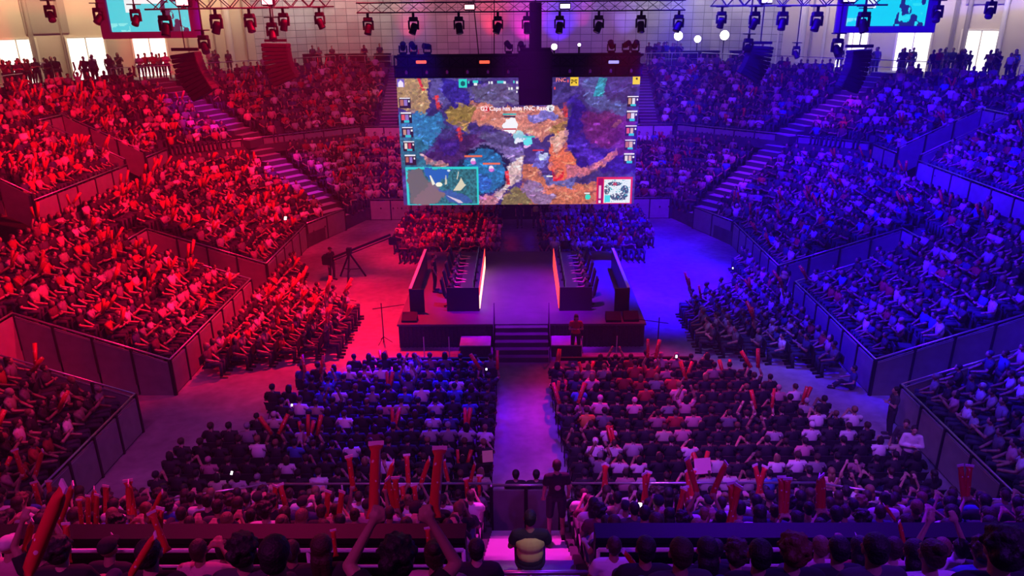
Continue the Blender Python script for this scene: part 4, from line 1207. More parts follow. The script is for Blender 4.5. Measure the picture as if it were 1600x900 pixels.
# control desks on the far concourse
for i, (px, w) in enumerate(((600, 1.3), (527, 1.6), (489, 1.2), (560, 1.4), (1091, 3.0), (1152, 1.5))):
    p = on_y(px, 85, 64.3)
    r_ = empty('equipment_case', (p.x, 63.6, ZTOP)); tag(r_, 'black equipment case on the far concourse, %s of six' % ORD[i], 'case', 'equipment cases on the far concourse')
    MB().box(-w / 2, w / 2, -.35, .35, 0.04, 1.0).bevel('body', M['black'], r_, 0.03)
    MB().box(-w / 2 - .02, w / 2 + .02, -.37, .37, 1.0, 1.08).build('lid', M['blackmetal'], r_)
# camera crane on the floor
cr = empty('camera_crane', (-8.4, 34.8, 0)); tag(cr, 'black camera crane on a tripod on the red-lit floor', 'camera crane')
for a in range(3):
    MB().tube((0.75 * math.cos(a * 2.094 + .5), 0.75 * math.sin(a * 2.094 + .5), 0), (0, 0, 1.35), 0.045, n=8).build('leg', M['blackmetal'], cr)
    MB().tube((0.5 * math.cos(a * 2.094 + .5), 0.5 * math.sin(a * 2.094 + .5), 0.45), (0, 0, 0.5), 0.02, n=6).build('brace', M['blackmetal'], cr)
MB().tube((-.9, -.3, 1.15), (2.0, 0.6, 2.1), 0.06, n=8).build('boom', M['blackmetal'], cr)
MB().tube((-.9, -.3, 1.0), (2.0, 0.6, 1.95), 0.025, n=8).build('tension_rod', M['blackmetal'], cr)
MB().box(-1.25, -.8, -.55, -.1, .9, 1.35).bevel('counterweight', M['black'], cr, 0.03)
MB().box(1.9, 2.25, .45, .8, 1.6, 1.95).bevel('camera_head', M['black'], cr, 0.03)
MB().box(-.12, .12, -.12, .12, 1.3, 1.6).build('pivot', M['black'], cr)
# microphone stands at the stage corners
for (px, py, lb, dx) in ((1026, 560, 'tall thin boom stand on the blue floor by the stage corner', -.9), (600, 535, 'tall thin boom stand on the red floor by the stage corner', .9)):
    p = on_z(px, py, 0); r_ = empty('boom_stand', (p.x, p.y, 0)); tag(r_, lb, 'stand')
    MB().tube((0, 0, 0), (0, 0, 1.7), 0.02, n=6).build('pole', M['blackmetal'], r_)
    MB().tube((-dx * .4, 0, 1.45), (dx, 0.1, 1.6), 0.015, n=6).build('boom', M['blackmetal'], r_)
    for a in range(3): MB().tube((0, 0, .25), (.35 * math.cos(a * 2.094), .35 * math.sin(a * 2.094), 0), 0.012, n=6).build('leg', M['blackmetal'], r_)
# white printed sign on the barrier, first gangway of the right stand
sg = MB().box(-0.02, 0.02, -0.32, 0.32, 0, 0.42).build('printed_sign', M['paper']); sg.location = (XI + 5.0 - 0.06, 21.75, 1.95)
tag(sg, 'small white printed sign at the head of the right gangway', 'sign')
c = bpy.data.curves.new('lettering', 'FONT'); c.body = 'BAR'; c.size = 0.26; c.align_x = 'CENTER'; c.align_y = 'CENTER'; c.materials.append(M['ink'])
o = bpy.data.objects.new('lettering', c); COL.objects.link(o); o.parent = sg; o = to_mesh(o); o.rotation_euler = (R(90), 0, R(-90)); o.location = (-0.025, 0, 0.21)
# ------------------------------------------------------------------ people: skeletons
def skeleton(base, arms, lean=0.0):
    """joint positions, facing +Y, origin on the floor under the hips"""
    J = {}
    if base == 'sit':
        hz = 0.52
        J.update(pel=(0, 0, hz + .03), hipL=(-.10, 0.02, hz), hipR=(.10, 0.02, hz), kneL=(-.14, .44, hz + .02), kneR=(.14, .44, hz + .02),
                 ankL=(-.13, .42, .09), ankR=(.13, .42, .09), toeL=(-.14, .60, .035), toeR=(.14, .60, .035))
    elif base == 'stand':
        hz = 0.93
        J.update(pel=(0, 0, hz + .03), hipL=(-.10, 0, hz - .02), hipR=(.10, 0, hz - .02), kneL=(-.12, .03, .50), kneR=(.12, .01, .50),
                 ankL=(-.13, -.02, .09), ankR=(.13, -.04, .09), toeL=(-.15, .15, .035), toeR=(.16, .13, .035))
    elif base == 'ground':
        hz = 0.12
        J.update(pel=(0, 0, hz + .03), hipL=(-.10, 0.02, hz), hipR=(.10, 0.02, hz), kneL=(-.17, .38, .36), kneR=(.20, .40, .16),
                 ankL=(-.12, .62, .08), ankR=(.02, .62, .07), toeL=(-.13, .78, .05), toeR=(-.05, .74, .05))
    z0 = hz
    l = lean
    up = lambda x, y, z: (x, y + z * l, z0 + z)
    J.update(abd=up(0, 0, .20), che=up(0, -.02, .36), nb=up(0, -.02, .50), nt=up(0, .0, .585), hd=up(0, .022, .675),
             shL=up(-.175, -.02, .455), shR=up(.175, -.02, .455))
    A = {'down': ((.235, -.04, .20), (.24, .06, -.04)), 'lap': ((.25, .03, .24), (.12, .27, .12)), 'fwd': ((.25, .14, .22), (.14, .38, .14)),
         'clap': ((.27, .14, .29), (.07, .36, .42)), 'vee': ((.34, .08, .60), (.30, .13, .86)), 'high': ((.27, .05, .68), (.16, .10, .93)),
         'phone': ((.22, .14, .27), (.06, .33, .45)), 'hero': ((.31, .13, .52), (.175, .20, .75)), 'cross': ((.25, .05, .22), (.02, .20, .27)), 'rest': ((.30, .02, .26), (.30, .24, .20)),
         'desk': ((.26, .12, .24), (.17, .40, .24))}
    if isinstance(arms, str): arms = (arms, arms)
    for s, k, nm in ((-1, arms[0], 'L'), (1, arms[1], 'R')):
        e, w = A[k]
        J['el' + nm] = up(s * e[0], e[1], e[2]); J['wr' + nm] = up(s * w[0], w[1], w[2])
    return {k: Vector(v) for k, v in J.items()}

def capsule(mb, a, b, r0, r1, n=10, k=3):
    a = Vector(a); b = Vector(b); d = b - a
    L = d.length
    if L < 1e-5: return
    d = d / L; u = Vector((0, 0, 1)) if abs(d.z) < .95 else Vector((0, 1, 0))
    x = d.cross(u).normalized(); y = d.cross(x)
    prof = [(math.sin(math.pi / 2 * i / k) * r0, -math.cos(math.pi / 2 * i / k) * r0) for i in range(1, k + 1)] + \
           [(math.cos(math.pi / 2 * i / k) * r1, L + math.sin(math.pi / 2 * i / k) * r1) for i in range(0, k)]
    vs = [a - d * r0]
    for (r, h) in prof:
        for i in range(n):
            t = 2 * math.pi * i / n
            vs.append(a + d * h + (x * math.cos(t) + y * math.sin(t)) * r)
    vs.append(b + d * r1)
    fs = []; m = len(prof)
    for i in range(n): fs.append((0, 1 + (i + 1) % n, 1 + i))
    for q in range(m - 1):
        for i in range(n):
            j = (i + 1) % n
            fs.append((1 + q * n + i, 1 + q * n + j, 1 + (q + 1) * n + j, 1 + (q + 1) * n + i))
    e = len(vs) - 1
    for i in range(n): fs.append((1 + (m - 1) * n + i, 1 + (m - 1) * n + (i + 1) % n, e))
    mb.add(vs, [tuple(reversed(f)) for f in fs])
def ellipsoid(mb, c, rx, ry, rz, n=14, m=9, rot=None):
    c = Vector(c); vs = [Vector((0, 0, -rz))]
    for q in range(1, m):
        a = -math.pi / 2 + math.pi * q / m
        for i in range(n):
            t = 2 * math.pi * i / n
            vs.append(Vector((rx * math.cos(a) * math.cos(t), ry * math.cos(a) * math.sin(t), rz * math.sin(a))))
    vs.append(Vector((0, 0, rz)))
    if rot is not None: vs = [rot @ v for v in vs]
    vs = [v + c for v in vs]
    fs = [(0, 1 + (i + 1) % n, 1 + i) for i in range(n)]
    for q in range(m - 2):
        for i in range(n):
            j = (i + 1) % n
            fs.append((1 + q * n + i, 1 + q * n + j, 1 + (q + 1) * n + j, 1 + (q + 1) * n + i))
    e = len(vs) - 1
    fs += [(1 + (m - 2) * n + i, 1 + (m - 2) * n + (i + 1) % n, e) for i in range(n)]
    mb.add(vs, fs)
def remeshed(mb, name, voxel, ratio, smooth_it=2):
    me = mb.mesh(name, None)
    o = bpy.data.objects.new(name, me); COL.objects.link(o)
    r = o.modifiers.new('r', 'REMESH'); r.mode = 'VOXEL'; r.voxel_size = voxel
    s = o.modifiers.new('s', 'SMOOTH'); s.iterations = smooth_it; s.factor = 0.5
    if ratio < 1:
        d = o.modifiers.new('d', 'DECIMATE'); d.ratio = ratio
    dg = bpy.context.evaluated_depsgraph_get()
    out = bpy.data.meshes.new_from_object(o.evaluated_get(dg))
    out.name = name
    bpy.data.objects.remove(o)
    out.materials.clear(); out.materials.append(None)
    out.polygons.foreach_set('use_smooth', [True] * len(out.polygons))
    return out
def arms_hand(mb, J, nm, grip):
    s = -1 if nm == 'L' else 1
    w, e = J['wr' + nm], J['el' + nm]
    d = (w - e).normalized()
    side = Vector((-s, 0, 0)); side = (side - d * side.dot(d)).normalized()      # towards the middle
    pal = d.cross(side) * s
    c = w + d * .05
    capsule(mb, w, c + d * .015, .026, .030)
    capsule(mb, c - side * .018, c + side * .018 + d * .01, .024, .024)
    nrm = Vector((0, 1, 0)); nrm = (nrm - d * nrm.dot(d))
    nrm = nrm.normalized() if nrm.length > .1 else pal
    for i in range(4):
        off = (i - 1.5) * .021
        ln = (.066, .076, .072, .056)[i]
        a = c + side * off * -1 + d * .028
        if grip:
            b = a + d * ln * .35 + nrm * ln * .40; c2 = b - d * ln * .35 + nrm * ln * .25
        else:
            b = a + d * ln * .6 + nrm * .010; c2 = b + d * ln * .42 + nrm * .018
        capsule(mb, a, b, .0105, .0100, 8, 2); capsule(mb, b, c2, .0098, .0085, 8, 2)
    t0 = c + side * .022 - d * .02; t1 = t0 + side * .030 + d * .030; t2 = t1 + d * .026 - side * (.012 if grip else 0) + nrm * .012
    capsule(mb, t0, t1, .013, .0115, 8, 2); capsule(mb, t1, t2, .0112, .0095, 8, 2)
def head_shape(mb, J, inflate=0):
    h = J['hd']
    ellipsoid(mb, h + Vector((0, -.012, .028)), .076 + inflate, .094 + inflate, .092 + inflate)
    ellipsoid(mb, h + Vector((0, .030, -.035)), .056, .062, .078)
    ellipsoid(mb, h + Vector((0, .062, -.085)), .026, .022, .022)
    capsule(mb, h + Vector((0, .090, .012)), h + Vector((0, .108, -.028)), .010, .016, 8)
    for s in (-1, 1):
        ellipsoid(mb, h + Vector((s * .078, -.002, -.012)), .012, .022, .034, 8, 6)
        capsule(mb, h + Vector((s * .018, .086, .024)), h + Vector((s * .045, .074, .026)), .010, .009, 8, 2)
        ellipsoid(mb, h + Vector((s * .042, .060, -.022)), .022, .022, .02, 8, 6)
    capsule(mb, h + Vector((-.020, .086, -.058)), h + Vector((.020, .086, -.058)), .009, .009, 8, 2)
def build_high(base, arms, lean=0.0, grip=False, voxel=0.0115, ratio=0.30, shorts=False, longsleeve=False):
    J = skeleton(base, arms, lean)
    b = MB()
    P = J
    ellipsoid(b, P['pel'], .155, .115, .11); ellipsoid(b, P['abd'], .135, .095, .17); ellipsoid(b, P['che'], .158, .105, .17)
    capsule(b, P['shL'] + Vector((.03, 0, 0)), P['shR'] - Vector((.03, 0, 0)), .062, .062)
    capsule(b, P['nb'] + Vector((-.08, 0, -.02)), P['nb'] + Vector((.08, 0, -.02)), .045, .045)
    capsule(b, P['nb'], P['nt'] + Vector((0, .01, 0)), .056, .052)
    head_shape(b, J)
    for s in 'LR':
        capsule(b, P['sh' + s], P['el' + s], .052, .039); capsule(b, P['el' + s], P['wr' + s], .038, .025)
        capsule(b, P['hip' + s], P['kne' + s], .082, .056); capsule(b, P['kne' + s], P['ank' + s], .054, .036)
        ca = P['kne' + s].lerp(P['ank' + s], .3); ellipsoid(b, ca + Vector((0, -.015 if base != 'ground' else 0, 0)), .05, .052, .09)
        capsule(b, P['ank' + s] + Vector((0, -.03, -.04)), P['toe' + s], .036, .030)
        arms_hand(b, J, s, grip)
    out = {'body': remeshed(b, 'person', voxel, ratio)}
    k = .016
    t = MB()
    ellipsoid(t, P['pel'] + Vector((0, 0, .04)), .160 + k, .120 + k, .11); ellipsoid(t, P['abd'], .142 + k, .102 + k, .18); ellipsoid(t, P['che'], .163 + k, .110 + k, .175)
    capsule(t, P['shL'] + Vector((.03, 0, 0)), P['shR'] - Vector((.03, 0, 0)), .066 + k, .066 + k)
    capsule(t, P['nb'] + Vector((-.07, 0, -.03)), P['nb'] + Vector((.07, 0, -.03)), .047 + k * .6, .047 + k * .6)
    for s in 'LR':
        q = P['sh' + s].lerp(P['el' + s], 1.0 if longsleeve else .60)
        t.tube(P['sh' + s], q, .056 + k, .052 + k, 12); ellipsoid(t, P['sh' + s], .056 + k, .056 + k, .056 + k)
        if longsleeve:
            ellipsoid(t, q, .05 + k * .7, .05 + k * .7, .05 + k * .7)
            t.tube(P['el' + s], P['el' + s].lerp(P['wr' + s], .93), .050 + k * .6, .034 + k * .6, 12)
    out['shirt'] = remeshed(t, 'shirt', .0135, .35)
    k = .013
    t = MB()
    ellipsoid(t, P['pel'] + Vector((0, 0, -.01)), .160 + k, .118 + k, .11)
    for s in 'LR':
        capsule(t, P['hip' + s], P['kne' + s], .085 + k, .060 + k)
        if not shorts: t.tube(P['kne' + s], P['kne' + s].lerp(P['ank' + s], .92), .058 + k, .044 + k, 12)
    out['trousers'] = remeshed(t, 'trousers', .014, .35)
    t = MB()
    for s in 'LR':
        capsule(t, P['ank' + s] + Vector((0, -.04, -.04)), P['toe' + s], .046, .040)
        t.box(P['ank' + s].x - .042, P['ank' + s].x + .042, P['ank' + s].y - .075, P['toe' + s].y + .02, P['toe' + s].z - .035, P['toe' + s].z - .005)
    out['shoe'] = remeshed(t, 'shoes', .014, .4)
    out['J'] = J
    return out
Z = Vector((0, 0, 0))
def hair_mesh(style):
    t = MB()
    if style == 'short':
        ellipsoid(t, (0, -.022, .040), .086, .098, .092); ellipsoid(t, (0, -.055, -.015), .074, .062, .068)
    elif style == 'long':
        ellipsoid(t, (0, -.022, .040), .092, .104, .096); ellipsoid(t, (0, -.062, -.05), .092, .062, .12)
        capsule(t, (-.03, -.085, -.06), (-.035, -.10, -.24), .062, .045); capsule(t, (.03, -.085, -.06), (.035, -.10, -.24), .062, .045)
    elif style == 'curly':
        r = random.Random(3)
        ellipsoid(t, (0, -.02, .045), .098, .11, .10); ellipsoid(t, (0, -.06, -.01), .09, .075, .08)
        for i in range(46):
            a = r.uniform(0, 6.28); z = r.uniform(-.3, 1)
            q = math.sqrt(max(0, 1 - z * z)); p = Vector((.10 * q * math.cos(a), -.03 + .11 * q * math.sin(a), .04 + .10 * z))
            if p.y < .06 or p.z > .08: ellipsoid(t, p, .024, .024, .024, 8, 6)
    elif style == 'bun':
        ellipsoid(t, (0, -.020, .038), .085, .098, .090); ellipsoid(t, (0, -.055, -.012), .072, .060, .062); ellipsoid(t, (0, -.085, .115), .046, .046, .042)
    elif style == 'cap':
        ellipsoid(t, (0, -.014, .050), .090, .106, .078); t.lathe((0, .075, .045), [(.075, 0), (.072, .014)], 16)
    elif style == 'cropped':
        ellipsoid(t, (0, -.020, .036), .0815, .0955, .0895); ellipsoid(t, (0, -.052, -.010), .070, .058, .060)
    return remeshed(t, 'hair', .0095, .45, 1)
HAIR = {k: hair_mesh(k) for k in ('short', 'long', 'curly', 'bun', 'cap', 'cropped')}

# cloth, skin and hair colours: (linear colour, word)
SHIRTS = {'w': ((.72, .70, .70), 'white'), 'k': ((.018, .016, .022), 'black'), 'n': ((.04, .05, .13), 'navy'), 'g': ((.22, .22, .23), 'grey'), 'r': ((.50, .03, .04), 'red'),
          'b': ((.06, .14, .50), 'blue'), 'p': ((.62, .30, .36), 'pink'), 'o': ((.75, .28, .05), 'orange'), 'm': ((.16, .025, .06), 'maroon'), 't': ((.45, .40, .30), 'beige'),
          'y': ((.50, .55, .20), 'yellow-green'), 'd': ((.06, .06, .07), 'charcoal')}
SHM = {k: mat('%s_cloth' % w.replace('-', '_'), c, .85, bump=.25, nscale=18) for k, (c, w) in SHIRTS.items()}
SKINS = [(.46, .27, .19), (.55, .34, .25), (.34, .19, .12), (.40, .24, .16)]
SKM = [mat('skin_tone', c, .55) for c in SKINS]
HAIRS = {'k': ((.016, .012, .012), 'black'), 'b': ((.05, .026, .016), 'brown'), 'l': ((.22, .13, .06), 'fair'), 'g': ((.42, .40, .40), 'grey'), 'r': ((.14, .03, .02), 'reddish')}
HRM = {k: mat('%s_hair' % w, c, .55, bump=.6, nscale=60) for k, (c, w) in HAIRS.items()}
TRM = [mat('dark_trouser_cloth', (.03, .03, .045), .85), mat('denim', (.05, .08, .16), .85), mat('grey_trouser_cloth', (.12, .12, .12), .85)]
SHOEM = [mat('white_shoe', (.6, .6, .6), .6), mat('black_shoe', (.03, .03, .03), .6)]

VAR = {}
def variant(base, arms, lean=0.0, **k):
    key = (base, arms, lean, tuple(sorted(k.items())))
    if key not in VAR: VAR[key] = build_high(base, arms, lean, **k)
    return VAR[key]
def slot(o, m):
    o.material_slots[0].link = 'OBJECT'; o.material_slots[0].material = m
def make_person(loc, rz, v, shirt, hair, style, skin, trous, label, group=None, scale=1.0, shoes=False, hairscale=1.0):
    o = bpy.data.objects.new('person', v['body']); COL.objects.link(o)
    o.location = loc; o.rotation_euler = (0, 0, rz); o.scale = (scale,) * 3
    slot(o, SKM[skin]); tag(o, label, 'person', group)
    for nm, m_ in (('shirt', SHM[shirt]), ('trousers', TRM[trous])):
        c = bpy.data.objects.new(nm, v[nm]); COL.objects.link(c); c.parent = o; slot(c, m_)
    h = bpy.data.objects.new('hair' if style != 'cap' else 'cap', HAIR[style]); COL.objects.link(h); h.parent = o
    h.location = v['J']['hd']; slot(h, HRM[hair] if style != 'cap' else SHM['w' if hair == 'g' else 'k']); h.scale = (hairscale,) * 3
    if shoes:
        c = bpy.data.objects.new('shoes', v['shoe']); COL.objects.link(c); c.parent = o; slot(c, SHOEM[0 if skin % 2 else 1])
    return o

# inflatable stick: 0.6 m tube with pinched ends
def stick_mesh():
    n = 14; prof = [(0, .004, 1.5), (.035, .016, 1.35), (.075, .042, 1.05), (.14, .047, 1.0), (.50, .047, 1.0), (.56, .040, 1.08), (.595, .016, 1.35), (.625, .004, 1.5)]
    mb = MB(); vs = []
    for (h, r, w) in prof:
        for i in range(n):
            a = 2 * math.pi * i / n
            vs.append((.045 * w * math.cos(a) if r < .03 else r * w * math.cos(a), r * math.sin(a), h))
    fs = []
    for k in range(len(prof) - 1):
        for i in range(n):
            j = (i + 1) % n; fs.append((k * n + i, k * n + j, (k + 1) * n + j, (k + 1) * n + i))
    fs.append(tuple(range(n - 1, -1, -1))); fs.append(tuple(range((len(prof) - 1) * n, len(prof) * n)))
    mb.add(vs, fs)
    return mb.mesh('cheering_stick', M['stick'], True)
STK = stick_mesh()
tipb = MB(); tipb.box(-.069, .069, -.007, .007, .612, .655)
TIP = tipb.mesh('tip', M['sticktip'])
n_sticks = 0
def make_stick(p, d, label, scale=1.0, group=None):
    global n_sticks
    o = bpy.data.objects.new('cheering_stick', STK); COL.objects.link(o)
    o.location = p; o.rotation_mode = 'QUATERNION'; o.rotation_quaternion = Vector(d).to_track_quat('Z', 'Y'); o.scale = (scale,) * 3
    tag(o, label, 'inflatable stick', group)
    t = bpy.data.objects.new('tip', TIP); COL.objects.link(t); t.parent = o
    n_sticks += 1
    return o

# ------------------------------------------------------------------ who sits where
PEOPLE = []     # dict(pos, rz, base, arms, shirt, hair, style, skin, trous, where, sticks, scale)
def free_of_stairs(x, y):
    for (ax, ay, bx, by, hw) in STAIRS:
        dx, dy = bx - ax, by - ay; L2 = dx * dx + dy * dy
        t = max(0, min(1, ((x - ax) * dx + (y - ay) * dy) / L2))
        if math.hypot(x - ax - t * dx, y - ay - t * dy) < hw: return False
    return True
def pick(s):
    return s[rnd.randrange(len(s))]
PAL_ALL = 'kkkkkkndddgwwwwrpbtmgn'
PAL_RED = 'kkkkkndwwwwrrrgpptkkmdg'
ARMS = ['lap', 'lap', 'fwd', 'fwd', 'cross', 'phone', 'clap', 'rest']
def add(x, y, z, rz, where, base='sit', arms=None, shirt=None, hair=None, style=None, sticks=0.0, lean=None, pal=PAL_ALL, **k):
    st_ = rnd.random() < sticks
    if arms is None:
        arms = pick(['vee', 'clap', 'clap', 'high', 'fwd']) if st_ else pick(ARMS)
    if base == 'stand' and arms in ('lap', 'fwd', 'rest'): arms = 'down'
    d = dict(pos=(x, y, z), rz=rz + rnd.uniform(-.16, .16), base=base, arms=arms, shirt=shirt or pick(pal), hair=hair or pick('kkkkbbbl'), style=style or pick(['short', 'short', 'short', 'cropped', 'long', 'curly', 'bun', 'cap', 'long']),
             skin=rnd.randrange(4), trous=rnd.randrange(3), where=where, sticks=st_, scale=rnd.uniform(.93, 1.06))
    d.update(k)
    PEOPLE.append(d)
    return d
SEATS = []      # (x, y, z, rz) stadium seats
CHAIRS = []     # (x, y, z, rz, label)
def face(x, y, tx, ty): return math.atan2(-(tx - x), ty - y)
# big stands
for tier, n in (('low', NL), ('up', NU)):
    for j in range(n):
        La, Lb = row_line(tier, j), row_line(tier, j + 1)
        z = row_z(tier, j)
        for k in range(5):
            if tier == 'low' and j == n - 1: continue
            back = .80 if j == 0 else .52
            P0, P1 = lp(La[k], Lb[k], back), lp(La[k + 1], Lb[k + 1], back)
            L = math.hypot(P1[0] - P0[0], P1[1] - P0[1])
            m = int(L / 0.53)
            side = 'L' if k == 0 else 'R' if k == 4 else None
            for i in range(m):
                t = (i + .5) / m
                x, y = lerp(P0[0], P1[0], t), lerp(P0[1], P1[1], t)
                if side:
                    dep = abs(La[k][0]) - (XI if tier == 'low' else XM)
                    if any(c[2] == tier and dep < c[3] + .2 and c[0] - .35 < y < c[1] + .35 for c in CUTS[side]): continue
                    if tier == 'up' and y < 24: continue
                if not free_of_stairs(x, y): continue
                pp = to_pix((x, y, z + 1))
                if pp is None or not (-60 < pp[0] < 1660 and pp[1] < 960): continue
                ty = 30 if side else 30
                rz = face(x, y, 0, lerp(y, 30, .45) if side else 30)
                SEATS.append((x, y, z, rz))
                occ = .97 if not (tier == 'up' and j >= n - 2) else .72
                if tier == 'up' and k in (1, 3): occ = .80 if j > 3 else .9
                if rnd.random() > occ: continue
                st_ = {0: .22, 1: .14, 2: .04, 3: .05, 4: .08}[k]
                add(x + rnd.uniform(-.05, .05), y + rnd.uniform(-.05, .05), z, rz, 'stand', sticks=st_, pal=PAL_RED if x < 0 else PAL_ALL,
                    base='stand' if rnd.random() < .02 else 'sit')
# people standing along the concourse
for px0, px1, cnt in ((0, 60, 9), (70, 100, 4), (120, 150, 3), (168, 186, 3), (200, 262, 6), (325, 350, 3), (355, 365, 1), (1005, 1065, 12), (1180, 1190, 1), (1300, 1312, 1), (1345, 1372, 4), (1400, 1440, 5), (1450, 1475, 5), (1485, 1515, 6), (1520, 1600, 8), (480, 600, 5)):
    for i in range(cnt):
        px = rnd.uniform(px0, px1); p, d, nrm = wall_frame(px)
        q = p + nrm * rnd.uniform(2.2, 4.4)
        r_ = q.xy.length / p.xy.length
        q = Vector((p.x * r_, p.y * r_, 0))
        add(q.x, q.y, ZTOP, face(q.x, q.y, 0, 30), 'concourse', base='stand', arms=pick(['down', 'cross', 'phone', 'down']))
# far floor blocks (facing the camera side)
for (x0, x1, w) in ((-7.0, -1.0, 'l'), (1.05, 7.6, 'r')):
    for r_ in range(9):
        y = 37.6 + r_ * .86
        xa = x0 + (0 if w == 'r' else (0.6 if r_ < 2 else 0)); xb = x1 - (0.9 if w == 'r' and r_ < 3 else 0)
        m = int((xb - xa) / .53)
        for i in range(m):
            x = xa + (i + .5) * (xb - xa) / m
            CHAIRS.append((x, y, 0, math.pi, None))
            add(x, y, 0, math.pi, 'far floor', sticks=.25 if r_ < 5 else .08, pal=PAL_RED if w == 'l' else PAL_ALL)
# floor seats along the side barriers
for s in (-1, 1):
    for r_ in range(6):
        x = s * (11.3 - r_ * .78)
        ya, yb = (24.3 + r_ * .25, 32.6 - r_ * .55) if s < 0 else (24.2 + r_ * .3, 33.0 - r_ * .6)
        if r_ == 0: ya -= .4; yb += 3
        m = int((yb - ya) / .55)
        for i in range(m):
            y = ya + (i + .5) * (yb - ya) / m
            CHAIRS.append((x, y, 0, face(x, y, 0, y), None))
            add(x, y, 0, face(x, y, 0, y + .5), 'side floor', sticks=.28 if s < 0 else .08, pal=PAL_RED if s < 0 else PAL_ALL)
# front floor blocks: one string per row, aisle seat first (letters are shirt colours, . an empty chair)
LEFT = ['gbkgpbkkkk', '.kkbpwbwpwbkb', 'kkwbkgbkkkbk', 'dkbkwbkgkwbkkk', 'kbkwktpkkktwk', 'kknwkkkkwkkktk', 'wwgwkkmkkkwkkgkk', 'kkgkkkkwkkbkwkkkk', 'kkgkkwkkkkwkkkpkk', 'tkkkpkkkwkkgwtkkk', 'kkwkkkwwkpkkwkwkk']
RIGHT = ['...kkrkppkk', 'kgpgkrrpkkpkk', 'knpkrrgrkkkkkk', 'kbkkkrkpkkkkkpw', 'kppkpkgpkkkkkkwk', 'kogkkprpkgkkkkwkw', 'kkwkktpkkkkwkwkwk', 'kwwwkkwkkkkkpkkkwt', 'kgwwkkkwkkwwgkpkkk', 'kkpwkkwwwbkkpkkkkk', 'kkkkkkwkbkkkwwwkkpk']
sorder = {}
for blk, rows, sgn, xa in (('left', LEFT, -1, -1.02), ('right', RIGHT, 1, 1.22)):
    for r_, row in enumerate(rows):
        y = 23.3 - r_ * .78
        for i, ch in enumerate(row):
            x = xa + sgn * (i * .53 + .1 * (r_ / 10.0) * 0) + (sgn * .05 * r_ if sgn > 0 else 0)
            lb = 'black folding chair, %s from the aisle, %s row of the %s floor block' % (ORD[i], ORD[r_], blk)
            CHAIRS.append((x, y, 0, 0, lb))
            if ch == '.': continue
            add(x, y, 0, 0, '%s from aisle, %s row, %s floor block' % (ORD[i], ORD[r_], blk), shirt=ch,
                sticks=.16 if (blk == 'right' and r_ < 6) else .07, arms=None)
            if rnd.random() < .08 and not PEOPLE[-1]['sticks']: PEOPLE[-1]['arms'] = 'high'
# section A of the near stand
for r_, y in enumerate(ROWS_A):
    for blk, xs, sgn in (('left', AX0 - .33, -1), ('right', AX1 + .36, 1)):
        for i in range(28):
            x = xs + sgn * i * .54
            pp = to_pix((x, y, zA(y) + 1.1))
            if not (-25 < pp[0] < 1625): continue
            gapx = (x < -5.2 and r_ == 0) or (x > 6.0 and r_ == 0)
            SEATS.append((x, y, zA(y), 0, '%s seat %s of the stairway, %s row up in the near stand' % (ORD[i], blk, ORD[r_])))
            if rnd.random() < .05: continue
            add(x, y, zA(y), 0, '%s %s of stairway, %s row of near stand' % (ORD[i], blk, ORD[r_]), sticks=.15 if blk == 'left' else .12,
                pal='kkkkkdndgwwwwwmkpkbt')
